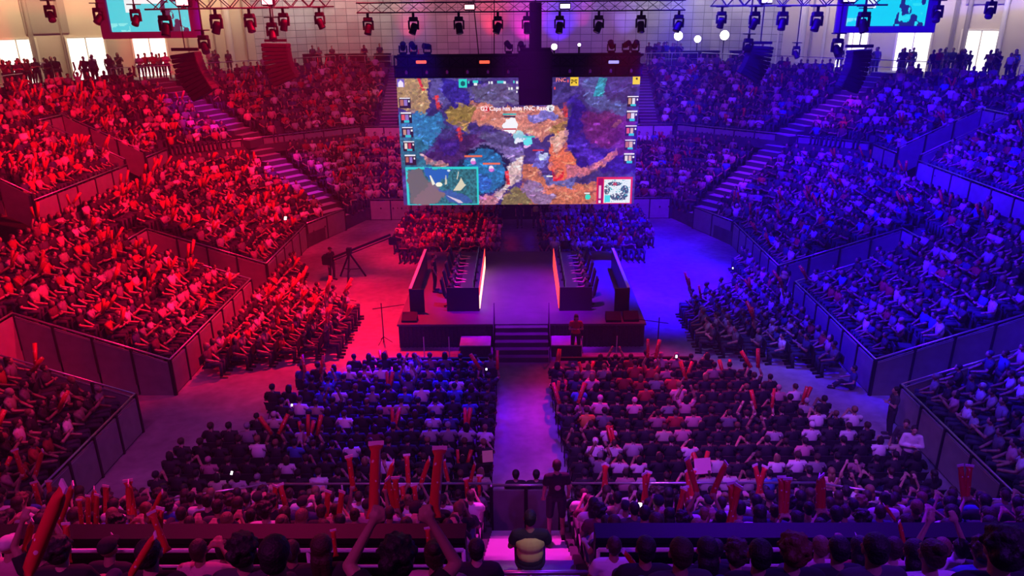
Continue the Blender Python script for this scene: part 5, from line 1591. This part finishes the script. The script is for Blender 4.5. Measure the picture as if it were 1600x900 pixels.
# nearest heads, read off the photograph: (px, py of head, row, shirt, hair, style, arms, scale, label bit)
NEARH = [(100, 888, 2, 'k', 'k', 'curly', 'lap', 'in black near the lower left corner, tangled dark hair'),
         (236, 885, 3, 'k', 'k', 'short', 'lap', 'in black with round dark hair, lower left beside the crossed red sticks'),
         (312, 872, 1, 'p', 'b', 'short', 'clap', 'in pinkish top with brown hair behind the dark parapet, left part'),
         (385, 892, 3, 'd', 'k', 'curly', 'lap', 'in charcoal with thick dark hair, left of the arm-raising fan'),
         (432, 888, 4, 'k', 'k', 'short', 'lap', 'in black, second head left of the arm-raising fan'),
         (505, 880, 2, 'k', 'b', 'long', 'lap', 'in black with long brown hair, first head left of the arm-raising fan'),
         (682, 893, 3, 'p', 'b', 'bun', 'lap', 'in pink with a hair bun, just right of the arm-raising fan'),
         (15, 868, 0, 'p', 'g', 'cap', 'clap', 'in pink wearing a pale cap at the left edge'),
         (960, 852, 0, 'w', 'b', 'cropped', 'lap', 'in white t-shirt with shaved hair, just right of the stairway rail'),
         (1008, 880, 2, 'k', 'k', 'short', 'lap', 'in black between the white t-shirt and the big brown head'),
         (1064, 872, 3, 'd', 'b', 'short', 'lap', 'in charcoal with big brown head of hair, right of the white t-shirt'),
         (1102, 892, 2, 'k', 'k', 'long', 'lap', 'in black with long black hair, low in the middle of the right rows'),
         (1150, 872, 2, 'm', 'b', 'curly', 'lap', 'in maroon with brown curls, under the blue rail'),
         (1185, 890, 3, 'k', 'k', 'short', 'lap', 'in black with flat dark hair, left of the reddish curls'),
         (1238, 878, 3, 'k', 'r', 'curly', 'lap', 'in black with big reddish curly hair'),
         (1278, 882, 1, 'p', 'l', 'cropped', 'lap', 'in pink with fair hair beside the reddish curls'),
         (1310, 866, 2, 'k', 'k', 'short', 'lap', 'in black with dark hair and sunglasses pushed up'),
         (1342, 864, 1, 'r', 'k', 'long', 'clap', 'in red with long black hair, middle of the right rows'),
         (1362, 893, 3, 'd', 'k', 'short', 'lap', 'in charcoal, low beside the long black hair'),
         (1395, 868, 1, 'p', 'b', 'short', 'clap', 'in pink holding hands up, right rows'),
         (1425, 884, 2, 'k', 'k', 'long', 'lap', 'in black with dark hair, third row head right of the reddish curls'),
         (1474, 852, 0, 'w', 'l', 'short', 'high', 'in white with fair hair and raised hands at the blue rail'),
         (1452, 893, 3, 'w', 'b', 'bun', 'lap', 'in white with brown bun near the lower right'),
         (1502, 858, 0, 'd', 'k', 'short', 'lap', 'in charcoal at the rail near the right edge'),
         (1535, 868, 2, 'b', 'b', 'curly', 'lap', 'in blue with curly brown hair near the right edge'),
         (1560, 888, 4, 'k', 'k', 'curly', 'lap', 'in black with the biggest dark curly head at lower right'),
         (1592, 866, 1, 'k', 'b', 'short', 'clap', 'in black at the right edge, by the rail'),
         (170, 868, 1, 'k', 'k', 'cap', 'lap', 'in black under a dark cap, behind the rail at left'),
         (455, 862, 1, 'k', 'b', 'short', 'lap', 'in black with brown hair, by the pink rail at left'),
         (745, 872, 1, 'k', 'k', 'short', 'lap', 'in black beside the short rail next to the stairway'),
         (350, 866, 0, 'g', 'k', 'short', 'lap', 'in grey close against the rail at left'),
         (1120, 858, 0, 'k', 'k', 'cropped', 'lap', 'in black close against the blue rail'),
         (60, 862, 1, 'k', 'b', 'short', 'high', 'in black with both hands up at far left')]
rowsign = lambda r_: ROWS_B[r_]
for (px, py, r_, sh, hr, sty, am, bit) in NEARH:
    y = ROWS_B[r_]; z = zB(y)
    p = on_y(px, py, y)
    add(p.x, y, z, 0, None, shirt=sh, hair=hr, style=sty, arms=am, near=True, label='person ' + bit, scale=1.0 + rnd.uniform(-.03, .03), sticks=-1)
    PEOPLE[-1]['rz'] *= .6
    SEATS.append((p.x, y, z, 0, 'seat under fan ' + bit.split(',')[0]))
# ------------------------------------------------------------------ choose the 300 largest as individuals
def size_px(d):
    x, y, z = d['pos']; pp = to_pix((x, y, z + .9))
    if pp is None or not (-30 < pp[0] < 1630 and -20 < pp[1] < 930): return 0
    return F_PX / pp[2]
for i, d in enumerate(PEOPLE): d['px'] = size_px(d) + (500 if d.get('near') else 0)
PEOPLE.sort(key=lambda d: -d['px'])
N_SPECIAL = 27
N_IND = 299 - N_SPECIAL
cand = [d for d in PEOPLE if d['where'] not in ('stand', 'concourse', 'far floor', 'side floor')]
cand = cand[:N_IND]
ids = set(id(d) for d in cand)
rest = [d for d in PEOPLE if id(d) not in ids]
print('people', len(PEOPLE), 'individual', len(cand), 'seats', len(SEATS), 'chairs', len(CHAIRS))
AW = {'lap': 'hands in lap', 'fwd': 'leaning on knees', 'clap': 'hands held up', 'vee': 'arms spread high', 'high': 'arms raised', 'phone': 'holding hands up', 'cross': 'arms folded', 'rest': 'at ease', 'down': 'standing'}
used_labels = set()
for d in cand:
    base, arms = d['base'], d['arms']
    grip = bool(d['sticks'])
    v = variant(base, arms, .12 if arms == 'fwd' else 0.0, grip=grip)
    x, y, z = d['pos']
    if d.get('label'): lb = d['label']
    else:
        lb = 'person in %s, %s' % (SHIRTS[d['shirt']][1], d['where'])
    make_person((x, y, z), d['rz'], v, d['shirt'], d['hair'], d['style'], d['skin'], d['trous'], lb, None, d['scale'])
    if d['sticks']:
        Mx = Matrix.Translation((x, y, z)) @ Matrix.Rotation(d['rz'], 4, 'Z') @ Matrix.Scale(d['scale'], 4)
        for s, nm, wd in ((-1, 'L', 'left'), (1, 'R', 'right')):
            J = v['J']; w = J['wr' + nm]; f = (w - J['el' + nm]).normalized()
            dr = Vector((s * .18 if arms in ('vee', 'high') else -s * .05, .15, 1)) + Vector((rnd.uniform(-.2, .2), rnd.uniform(-.1, .25), 0))
            p = Mx @ (w + f * .07 + Vector((0, .045, 0)) - dr.normalized() * .1)
            make_stick(p, Matrix.Rotation(d['rz'], 3, 'Z') @ dr, 'red stick, %s hand of person %s' % (wd, d['where']))

# ------------------------------------------------------------------ special people
# the fan with raised arms nearest the camera
hv = variant('sit', 'hero', 0.0, grip=True, voxel=.0075, ratio=.35)
hy = 3.3; hp = on_y(622, 872, hy); hz = hp.z - 1.20
hr = make_person((hp.x, hy, hz), 0.02, hv, 'k', 'k', 'curly', 0, 0, 'person in black with both bare arms raised, holding two red sticks', None, 1.0)
for s, nm, wd, tip in ((-1, 'L', 'left', (588, 682)), (1, 'R', 'right', (688, 690))):
    w = Matrix.Translation((hp.x, hy, hz)) @ hv['J']['wr' + nm]
    w = w + Vector((0, .075, .045))
    q = min((on_y(*tip, w.y + k * .01) for k in range(0, 80)), key=lambda t: abs((t - w).length - .54))
    dr = (q - w)
    make_stick(w - dr.normalized() * .06, dr, 'large red inflatable stick in the %s hand of the arm-raising fan in black' % wd, .86).scale = (.7, .7, .86)
# staff member in hi-vis on the stairs with their back to us
def vest(o, v, base):
    J = v['J']; t = MB(); k = .034
    ellipsoid(t, J['abd'] + Vector((0, 0, -.02)), .142 + k, .102 + k, .19); ellipsoid(t, J['che'] + Vector((0, 0, -.01)), .163 + k, .108 + k, .165)
    me = remeshed(t, 'vest', .014, .35); me.materials[0] = M['hivis']
    c = bpy.data.objects.new('hi_vis_vest', me); COL.objects.link(c); c.parent = o
vs = variant('stand', 'down', 0.0)
def special(px, py, y, z, rz, v, sh, hr_, sty, label, vest_=False, shoes=True, scale=1.0, skin=0, tr=0):
    p = on_y(px, py, y) if z is None else on_z(px, py, z)
    o = make_person((p.x, p.y, p.z if z is None else z), rz, v, sh, hr_, sty, skin, tr, label, None, scale, shoes)
    if vest_: vest(o, v, 'stand')
    return o, p
vsit = variant('sit', 'lap', 0.0)
o = make_person((.13, 8.25, 4.72), 0, vsit, 'k', 'k', 'cropped', 2, 0, 'steward in black and hi-vis vest on the central stairway, seen from behind', None, 1.08)
vest(o, vsit, 'sit')
vsh = variant('stand', 'down', 0.0, shorts=True)
o = make_person((.68, 11.7, 2.92), 0.1, vsh, 'k', 'b', 'short', 0, 0, 'person standing in black t-shirt and shorts on the central stairway', None, 1.0, True)
lg2 = MB().lathe((0, -.14, 1.22), [(.06, 0), (.055, -.006)], 16, 'Y'); lo = lg2.build('printed_emblem', SHM['t'], o)
special(1387, 682, 0, 0, 1.4, variant('stand', 'cross', 0.0), 'd', 'k', 'short', 'person in striped dark top standing by the corner of the right gangway')
special(1412, 752, 0, 0, 2.8, variant('stand', 'cross', 0.0, longsleeve=True), 'w', 'k', 'short', 'person in bulky white top standing on the blue-lit floor', scale=1.04)
special(1401, 738, 0, 0, 2.6, variant('stand', 'down', 0.0, longsleeve=True), 'd', 'b', 'short', 'person in dark jacket standing just behind the bulky white top')
special(1330, 608, 0, 0, 1.3, variant('ground', 'rest', 0.0), 'n', 'k', 'short', 'person in navy sitting on the floor against the right barrier')
special(1222, 468, 0, 0, 2.2, vs, 'k', 'k', 'short', 'steward in bright hi-vis vest at the second right gangway', True)
special(837, 356, 0, 0, math.pi, vs, 'k', 'k', 'short', 'steward in hi-vis vest at the mouth of the dark tunnel', True)
special(812, 356, 0, 0, math.pi, vs, 'k', 'k', 'short', 'person in black standing left of the steward in the tunnel mouth')
special(899, 556, 0, 0, math.pi, variant('stand', 'cross', 0.0), 'r', 'b', 'long', 'person in red standing on the floor right of the stage steps')
special(680, 455, 0, SZ, -1.5, vs, 'k', 'k', 'short', 'person in black standing on the stage behind the left team desk')
special(1116, 535, 0, 0, 1.2, variant('sit', 'lap', 0.0), 't', 'b', 'short', 'person in pale beige sitting at the edge of the blue-lit floor')
p17 = [(-8.9, 35.4)]
o = make_person((-9.3, 34.6, 0), -2.2, vs, 'k', 'k', 'cap', 0, 0, 'camera operator in black beside the camera crane', None, 1.0, True)
# two heads over the gate at the foot of the stairway
for (px, wd) in ((806, 'left'), (838, 'right')):
    p = on_y(px, 740, 14.2)
    make_person((p.x, 14.2, p.z - 1.2), 0, vsit, 'k', 'k', 'short', 1, 0, 'person in black sitting just beyond the gate, %s of the two heads' % wd, None, .98)
    st = MB().box(-.22, .22, -.2, .2, 0, .44).build('stool', M['black']); st.location = (p.x, 14.2, max(0, p.z - 1.2)); tag(st, 'plain black stool under the %s head beyond the gate' % wd, 'stool')
# players
pv = variant('sit', 'desk', 0.06)
for s, w in ((-1, 'left'), (1, 'right')):
    for i in range(5):
        make_person((s * 2.83, 28.5 + i * 1.05, SZ), R(-90) * -s, pv, 'k', 'k', 'short', i % 4, 0, 'player in black at the %s team desk, %s seat from the stage front' % (w, ORD[i]), 'players at the %s team desk' % w, 1.0)
# loose sticks held up by hands near the bottom left of the stand, as seen: (foot px,py) (tip px,py) depth
for i, (a, b, zc, lb) in enumerate((((40, 905), (92, 765), 4.1, 'longest red inflatable stick with a white crown-like end, lower left corner'), ((107, 880), (98, 822), 7.2, 'red stick with pale tip beside the longest stick'),
        ((172, 872), (171, 846), 9.0, 'short upright red stick before the pink rail'), ((200, 905), (238, 842), 5.0, 'slanting red stick rising from the lower edge at left'),
        ((262, 862), (232, 805), 7.0, 'right one of the crossed red sticks at left'), ((246, 868), (247, 798), 7.1, 'upright one of the crossed red sticks at left'), ((233, 812), (250, 772), 7.3, 'topmost red stick above the crossed pair'),
        ((34, 880), (46, 818), 7.6, 'red stick at the far left above the cap'), ((138, 820), (134, 778), 9.6, 'red stick in the tight red bunch at left'), ((150, 822), (148, 776), 9.6, 'red stick on the right of the tight bunch'), ((128, 822), (120, 784), 9.6, 'red stick on the left of the tight bunch'),
        ((86, 830), (110, 760), 8.6, 'red stick leaning behind the longest stick'), ((525, 870), (520, 846), 8.2, 'red stick end above the long brown hair'), ((672, 872), (668, 842), 7.4, 'red stick right of the arm-raising fan'),
        ((1414, 858), (1410, 826), 7.9, 'brownish red stick crossing the dark parapet at right'), ((1400, 815), (1388, 798), 9.9, 'short red stick just above the parapet at right'), ((1008, 905), (984, 878), 6.4, 'red stick against the white t-shirt'),
        ((1594, 870), (1578, 850), 7.5, 'red stick at the right edge'), ((1358, 868), (1348, 852), 8.4, 'red stick by the long black hair at right'))):
    P0, P1 = on_depth(*a, zc), on_depth(*b, zc * .99)
    L = (P1 - P0).length
    make_stick(P0, (P1 - P0) + Vector((0, .05, 0)), lb, max(.5, min(1.5, L / .63)))
vsv = variant('sit', 'lap', 0.0)
p = on_y(616, 748, 14.35)
o = make_person((p.x, 14.35, max(0.02, p.z - 1.0)), 0, vsv, 'k', 'k', 'cropped', 3, 0, 'steward in yellow hi-vis vest sitting below the left guard rail', None, .98); vest(o, vsv, 'sit')
st = MB().box(-.22, .22, -.2, .22, 0, .44).build('stool', M['black']); st.location = (p.x, 14.35, max(0, p.z - 1.0)); tag(st, 'plain black stool under the steward below the left guard rail', 'stool')
# lit phones and hand-held papers
for (px, py, z, r_, lb) in ((446, 341, 2.6, .10, 'glowing orange light in the left stand'), (362, 739, 1.15, .05, 'lit phone in the last row at the left end'), (760, 577, 1.1, .04, 'lit phone beside the aisle in a front row'),
                            (1145, 419, 1.2, .04, 'lit phone among the people at the right floor edge'), (456, 633, 1.15, .04, 'lit phone in the white shirt group, left block'), (1057, 557, 1.3, .05, 'lit phone in the front rows of the right block'), (1000, 790, 4.6, .05, 'lit phone in the near stand right of the stairway')):
    p = on_z(px, py, z)
    q = empty('phone', p); tag(q, lb, 'phone')
    MB().box(-r_ * .7, r_ * .7, .0, .008, -r_, r_).bevel('case', M['black'], q, .003)
    MB().box(-r_ * .62, r_ * .62, -.003, .0, -r_ * .9, r_ * .9).build('display', M['phone'], q)
    q.rotation_euler = (R(-35), 0, R(rnd.uniform(-20, 20)))
for (px, py, z, w, h, mm, lb) in ((1098, 728, 1.45, .22, .20, 'pinkpaper', 'pink paper sign held up in the last row of the right block'), (762, 713, 1.5, .14, .15, 'yellowpaper', 'yellowish paper held up beside the aisle in the left block')):
    p = on_z(px, py, z)
    q = MB().box(-w, w, -.004, .004, -h, h).build('paper_sign', M[mm]); q.location = p; q.rotation_euler = (R(-25), 0, R(8)); tag(q, lb, 'sign')
print('sticks individual', n_sticks)

# ------------------------------------------------------------------ folding chairs and stadium seats
def chair_parts():
    seat = MB().box(-.21, .21, -.2, .22, .43, .46)
    back = MB(); back.add([(-.21, -.21, .56), (.21, -.21, .56), (.21, -.19, .56), (-.21, -.19, .56), (-.21, -.27, .86), (.21, -.27, .86), (.21, -.25, .86), (-.21, -.25, .86)],
                          [(0, 3, 2, 1), (4, 5, 6, 7), (0, 1, 5, 4), (1, 2, 6, 5), (2, 3, 7, 6), (3, 0, 4, 7)])
    f1 = MB().tube((-.22, -.28, .88), (-.22, .22, 0), .012, n=6).tube((-.22, .2, .44), (-.22, -.25, 0), .012, n=6)
    f2 = MB().tube((.22, -.28, .88), (.22, .22, 0), .012, n=6).tube((.22, .2, .44), (.22, -.25, 0), .012, n=6)
    return [('seat', seat.mesh('seat', M['chair'])), ('backrest', back.mesh('backrest', M['chair'])), ('side_frame', f1.mesh('side_frame', M['blackmetal'])), ('side_frame', f2.mesh('side_frame', M['blackmetal']))]
def seat_parts():
    b = MB(); b.add([(-.23, -.24, .42), (.23, -.24, .42), (.23, -.20, .42), (-.23, -.20, .42), (-.21, -.32, .86), (.21, -.32, .86), (.21, -.29, .87), (-.21, -.29, .87)],
                    [(0, 3, 2, 1), (4, 5, 6, 7), (0, 1, 5, 4), (1, 2, 6, 5), (2, 3, 7, 6), (3, 0, 4, 7)])
    return [('seat', MB().box(-.22, .22, -.2, .22, .40, .45).mesh('seat', M['seat'])), ('backrest', b.mesh('backrest', M['seat'])), ('bracket', MB().box(-.04, .04, -.24, -.16, 0, .42).mesh('bracket', M['blackmetal']))]
def put(name, parts, x, y, z, rz, label, cat, group):
    root = bpy.data.objects.new(name, None); COL.objects.link(root); root.location = (x, y, z); root.rotation_euler = (0, 0, rz); root.empty_display_size = .1
    tag(root, label, cat, group)
    for nm, me in parts:
        o = bpy.data.objects.new(nm, me); COL.objects.link(o); o.parent = root
CP, SP = chair_parts(), seat_parts()
lab = [c for c in CHAIRS if c[4]]
lab.sort(key=lambda c: c[1])
for c in lab[:290]: put('folding_chair', CP, c[0], c[1], c[2], c[3], c[4], 'chair', 'black folding chairs of the front floor blocks')
rest_chairs = [c for c in CHAIRS if not c[4]] + lab[290:]
lseat = [s for s in SEATS if len(s) > 4]
lseat.sort(key=lambda s: s[1])
for s in lseat[:290]: put('stadium_seat', SP, s[0], s[1], s[2], s[3], 'dark ' + s[4] if s[4].startswith('seat') else 'dark seat, ' + s[4], 'seat', 'dark seats of the near stand')
rest_seats = [s for s in SEATS if len(s) == 4] + lseat[290:]

def quads_object(name, V, Fq, colors, m, label, cat):
    me = bpy.data.meshes.new(name)
    me.vertices.add(len(V)); me.vertices.foreach_set('co', V.astype(np.float32).ravel())
    me.loops.add(Fq.size); me.loops.foreach_set('vertex_index', Fq.astype(np.int32).ravel())
    me.polygons.add(len(Fq)); me.polygons.foreach_set('loop_start', np.arange(0, Fq.size, 4, dtype=np.int32))
    me.polygons.foreach_set('use_smooth', np.ones(len(Fq), dtype=bool))
    me.update(calc_edges=True)
    if colors is not None:
        at = me.attributes.new('Col', 'FLOAT_COLOR', 'FACE')
        rgba = np.ones((len(Fq), 4), np.float32); rgba[:, :3] = colors
        at.data.foreach_set('color', rgba.ravel())
    me.materials.append(m)
    o = bpy.data.objects.new(name, me); COL.objects.link(o)
    tag(o, label, cat, None, 'stuff')
    return o
# low seats and chairs of the far rows
def low_mass(name, items, parts, m, label, cat):
    bv, bf = [], []
    for mb in parts:
        n = len(bv); bv += mb.v; bf += [tuple(n + i for i in f) for f in mb.f]
    bv = np.array(bv); bf = np.array([f for f in bf if len(f) == 4])
    Vs, Fs = [], []
    for k, it in enumerate(items):
        c, s = math.cos(it[3]), math.sin(it[3])
        Rm = np.array([[c, s, 0], [-s, c, 0], [0, 0, 1]])
        Vs.append(bv @ Rm + np.array(it[:3])); Fs.append(bf + k * len(bv))
    return quads_object(name, np.concatenate(Vs), np.concatenate(Fs), None, m, label, cat)
o = low_mass('grandstand_seating', rest_seats, [MB().box(-.22, .22, -.2, .22, .38, .45), MB().box(-.22, .22, -.26, -.22, .4, .82)], M['seat'], 'rows of dark plastic seats under the crowd in the big stands', 'seating')
for p in o.data.polygons: pass
o.data.polygons.foreach_set('use_smooth', np.zeros(len(o.data.polygons), dtype=bool))
o = low_mass('floor_seating', rest_chairs, [MB().box(-.21, .21, -.2, .22, .42, .46), MB().box(-.21, .21, -.26, -.22, .55, .86)], M['chair'], 'rows of black chairs under the crowd at the far end of the floor', 'seating')
o.data.polygons.foreach_set('use_smooth', np.zeros(len(o.data.polygons), dtype=bool))

# ------------------------------------------------------------------ the crowd (everyone past the 300 largest)
def cube_sphere(c, r, cut=2, axis=None):
    """quad sphere; r = (rx, ry, rz)"""
    vs, fs, idx = [], [], {}
    def vid(p):
        k = tuple(round(a, 5) for a in p)
        if k not in idx:
            idx[k] = len(vs); q = np.array(p); q = q / np.linalg.norm(q); vs.append(q)
        return idx[k]
    g = np.linspace(-1, 1, cut + 1)
    for ax in range(3):
        for s in (-1, 1):
            for i in range(cut):
                for j in range(cut):
                    q = []
                    for (a, b) in ((i, j), (i + 1, j), (i + 1, j + 1), (i, j + 1)):
                        p = [0, 0, 0]; p[ax] = s; p[(ax + 1) % 3] = g[a]; p[(ax + 2) % 3] = g[b]; q.append(vid(p))
                    fs.append(q if s > 0 else q[::-1])
    return np.array(vs) * np.array(r) + np.array(c), np.array(fs)
def box_tube(a, b, r0, r1):
    a = np.array(a, float); b = np.array(b, float); d = b - a; d /= np.linalg.norm(d)
    u = np.array([0, 0, 1.0]) if abs(d[2]) < .95 else np.array([0, 1.0, 0])
    x = np.cross(d, u); x /= np.linalg.norm(x); y = np.cross(x, d)
    sq = [(-1, -1), (1, -1), (1, 1), (-1, 1)]
    vs = [a - d * r0 * .5 + (x * p + y * q) * r0 * .8 for p, q in sq] + [b + d * r1 * .5 + (x * p + y * q) * r1 * .8 for p, q in sq]
    return np.array(vs), np.array([(0, 1, 2, 3), (7, 6, 5, 4), (4, 5, 1, 0), (5, 6, 2, 1), (6, 7, 3, 2), (7, 4, 0, 3)])
LOWV = {}
def low_variant(base, arms, style):
    key = (base, arms, style)
    if key in LOWV: return LOWV[key]
    J = {k: np.array(v) for k, v in skeleton(base, arms, .12 if arms == 'fwd' else 0).items()}
    parts = []   # (verts, faces, region) 0 skin 1 shirt 2 trousers 3 hair
    parts.append((*cube_sphere(J['hd'] + [0, .005, 0], (.080, .100, .122)), 0))
    if style == 'long':
        parts.append((*cube_sphere(J['hd'] + [0, -.045, -.03], (.105, .09, .175)), 3))
    else:
        parts.append((*cube_sphere(J['hd'] + [0, -.028, .038], (.094, .105, .100)), 3))
    parts.append((*cube_sphere((J['che'] + J['abd']) / 2 + [0, 0, .01], (.205, .135, .30)), 1))
    parts.append((*box_tube(J['shL'], J['shR'], .075, .075), 1))
    parts.append((*box_tube(J['nb'] - [0, 0, .04], J['nt'], .06, .055), 0))
    parts.append((*box_tube(J['hipL'] - [.03, 0, 0], J['hipR'] + [.03, 0, 0], .12, .12), 2))
    for s in 'LR':
        m = J['sh' + s] * .4 + J['el' + s] * .6
        parts.append((*box_tube(J['sh' + s], m, .070, .062), 1)); parts.append((*box_tube(m, J['el' + s], .048, .045), 0))
        parts.append((*box_tube(J['el' + s], J['wr' + s], .045, .034), 0))
        f = J['wr' + s] - J['el' + s]; f = f / np.linalg.norm(f)
        parts.append((*box_tube(J['wr' + s], J['wr' + s] + f * .11, .040, .034), 0))
        parts.append((*box_tube(J['hip' + s], J['kne' + s], .095, .072), 2)); parts.append((*box_tube(J['kne' + s], J['ank' + s], .066, .048), 2))
        parts.append((*box_tube(J['ank' + s] - [0, .04, .04], J['toe' + s], .045, .045), 3))
    V, Fc, Rg = [], [], []
    n = 0
    for v, f, r_ in parts:
        V.append(v); Fc.append(f + n); Rg += [r_] * len(f); n += len(v)
    LOWV[key] = (np.concatenate(V), np.concatenate(Fc), np.array(Rg), J)
    return LOWV[key]
Vs, Fs, Cs = [], [], []; base_i = 0
Sv, Sf = [], []; sb = 0
sv0, sf0 = None, None
for d in rest:
    x, y, z = d['pos']
    V, Fc, Rg, J = low_variant(d['base'], d['arms'], 'long' if d['style'] == 'long' else 'short')
    c, s = math.cos(d['rz']), math.sin(d['rz'])
    Rm = np.array([[c, s, 0], [-s, c, 0], [0, 0, 1]])
    Vs.append((V * d['scale']) @ Rm + np.array([x, y, z])); Fs.append(Fc + base_i); base_i += len(V)
    pal = np.array([SKINS[d['skin']], SHIRTS[d['shirt']][0], (.03, .035, .06), HAIRS[d['hair']][0] if d['style'] != 'cap' else SHIRTS[d['shirt']][0]]) * rnd.uniform(.45, 1.1)
    Cs.append(pal[Rg])
    if d['sticks']:
        for sg, nm in ((-1, 'L'), (1, 'R')):
            w = J['wr' + nm]; f = w - J['el' + nm]; f /= np.linalg.norm(f)
            dr = np.array([sg * .3 if d['arms'] in ('vee', 'high') else sg * .1, .2, 1.0]) + np.array([rnd.uniform(-.35, .35), rnd.uniform(-.1, .6), 0]); dr /= np.linalg.norm(dr)
            a = w + f * .06 - dr * .05
            tv_, tf_ = box_tube(a, a + dr * .56, .058, .058)
            Sv.append((tv_ * d['scale']) @ Rm + np.array([x, y, z])); Sf.append(tf_ + sb); sb += 8
quads_object('crowd', np.concatenate(Vs), np.concatenate(Fs), np.concatenate(Cs), M['attr'], 'dense crowd of seated spectators filling the big stands and far floor', 'crowd')
quads_object('cheering_sticks', np.concatenate(Sv), np.concatenate(Sf), None, M['stick'], 'mass of red inflatable sticks held up by the crowd in the stands', 'inflatable sticks')

# ------------------------------------------------------------------ thin stage haze filling the hall
hm = bpy.data.materials.new('stage_haze'); hm.use_nodes = True
nt = hm.node_tree; nt.nodes.remove(nt.nodes['Principled BSDF'])
vsn = nt.nodes.new('ShaderNodeVolumeScatter'); vsn.inputs['Density'].default_value = 0.0016; vsn.inputs['Color'].default_value = (1, 1, 1, 1)
vsn.inputs['Anisotropy'].default_value = 0.2
nt.links.new(vsn.outputs[0], nt.nodes['Material Output'].inputs['Volume'])
hz_o = MB().box(-35.2, 35.2, -2.9, 67.8, -0.2, 21).build('haze', hm)
tag(hz_o, 'thin haze hanging in the air of the whole hall', 'haze', None, 'stuff')
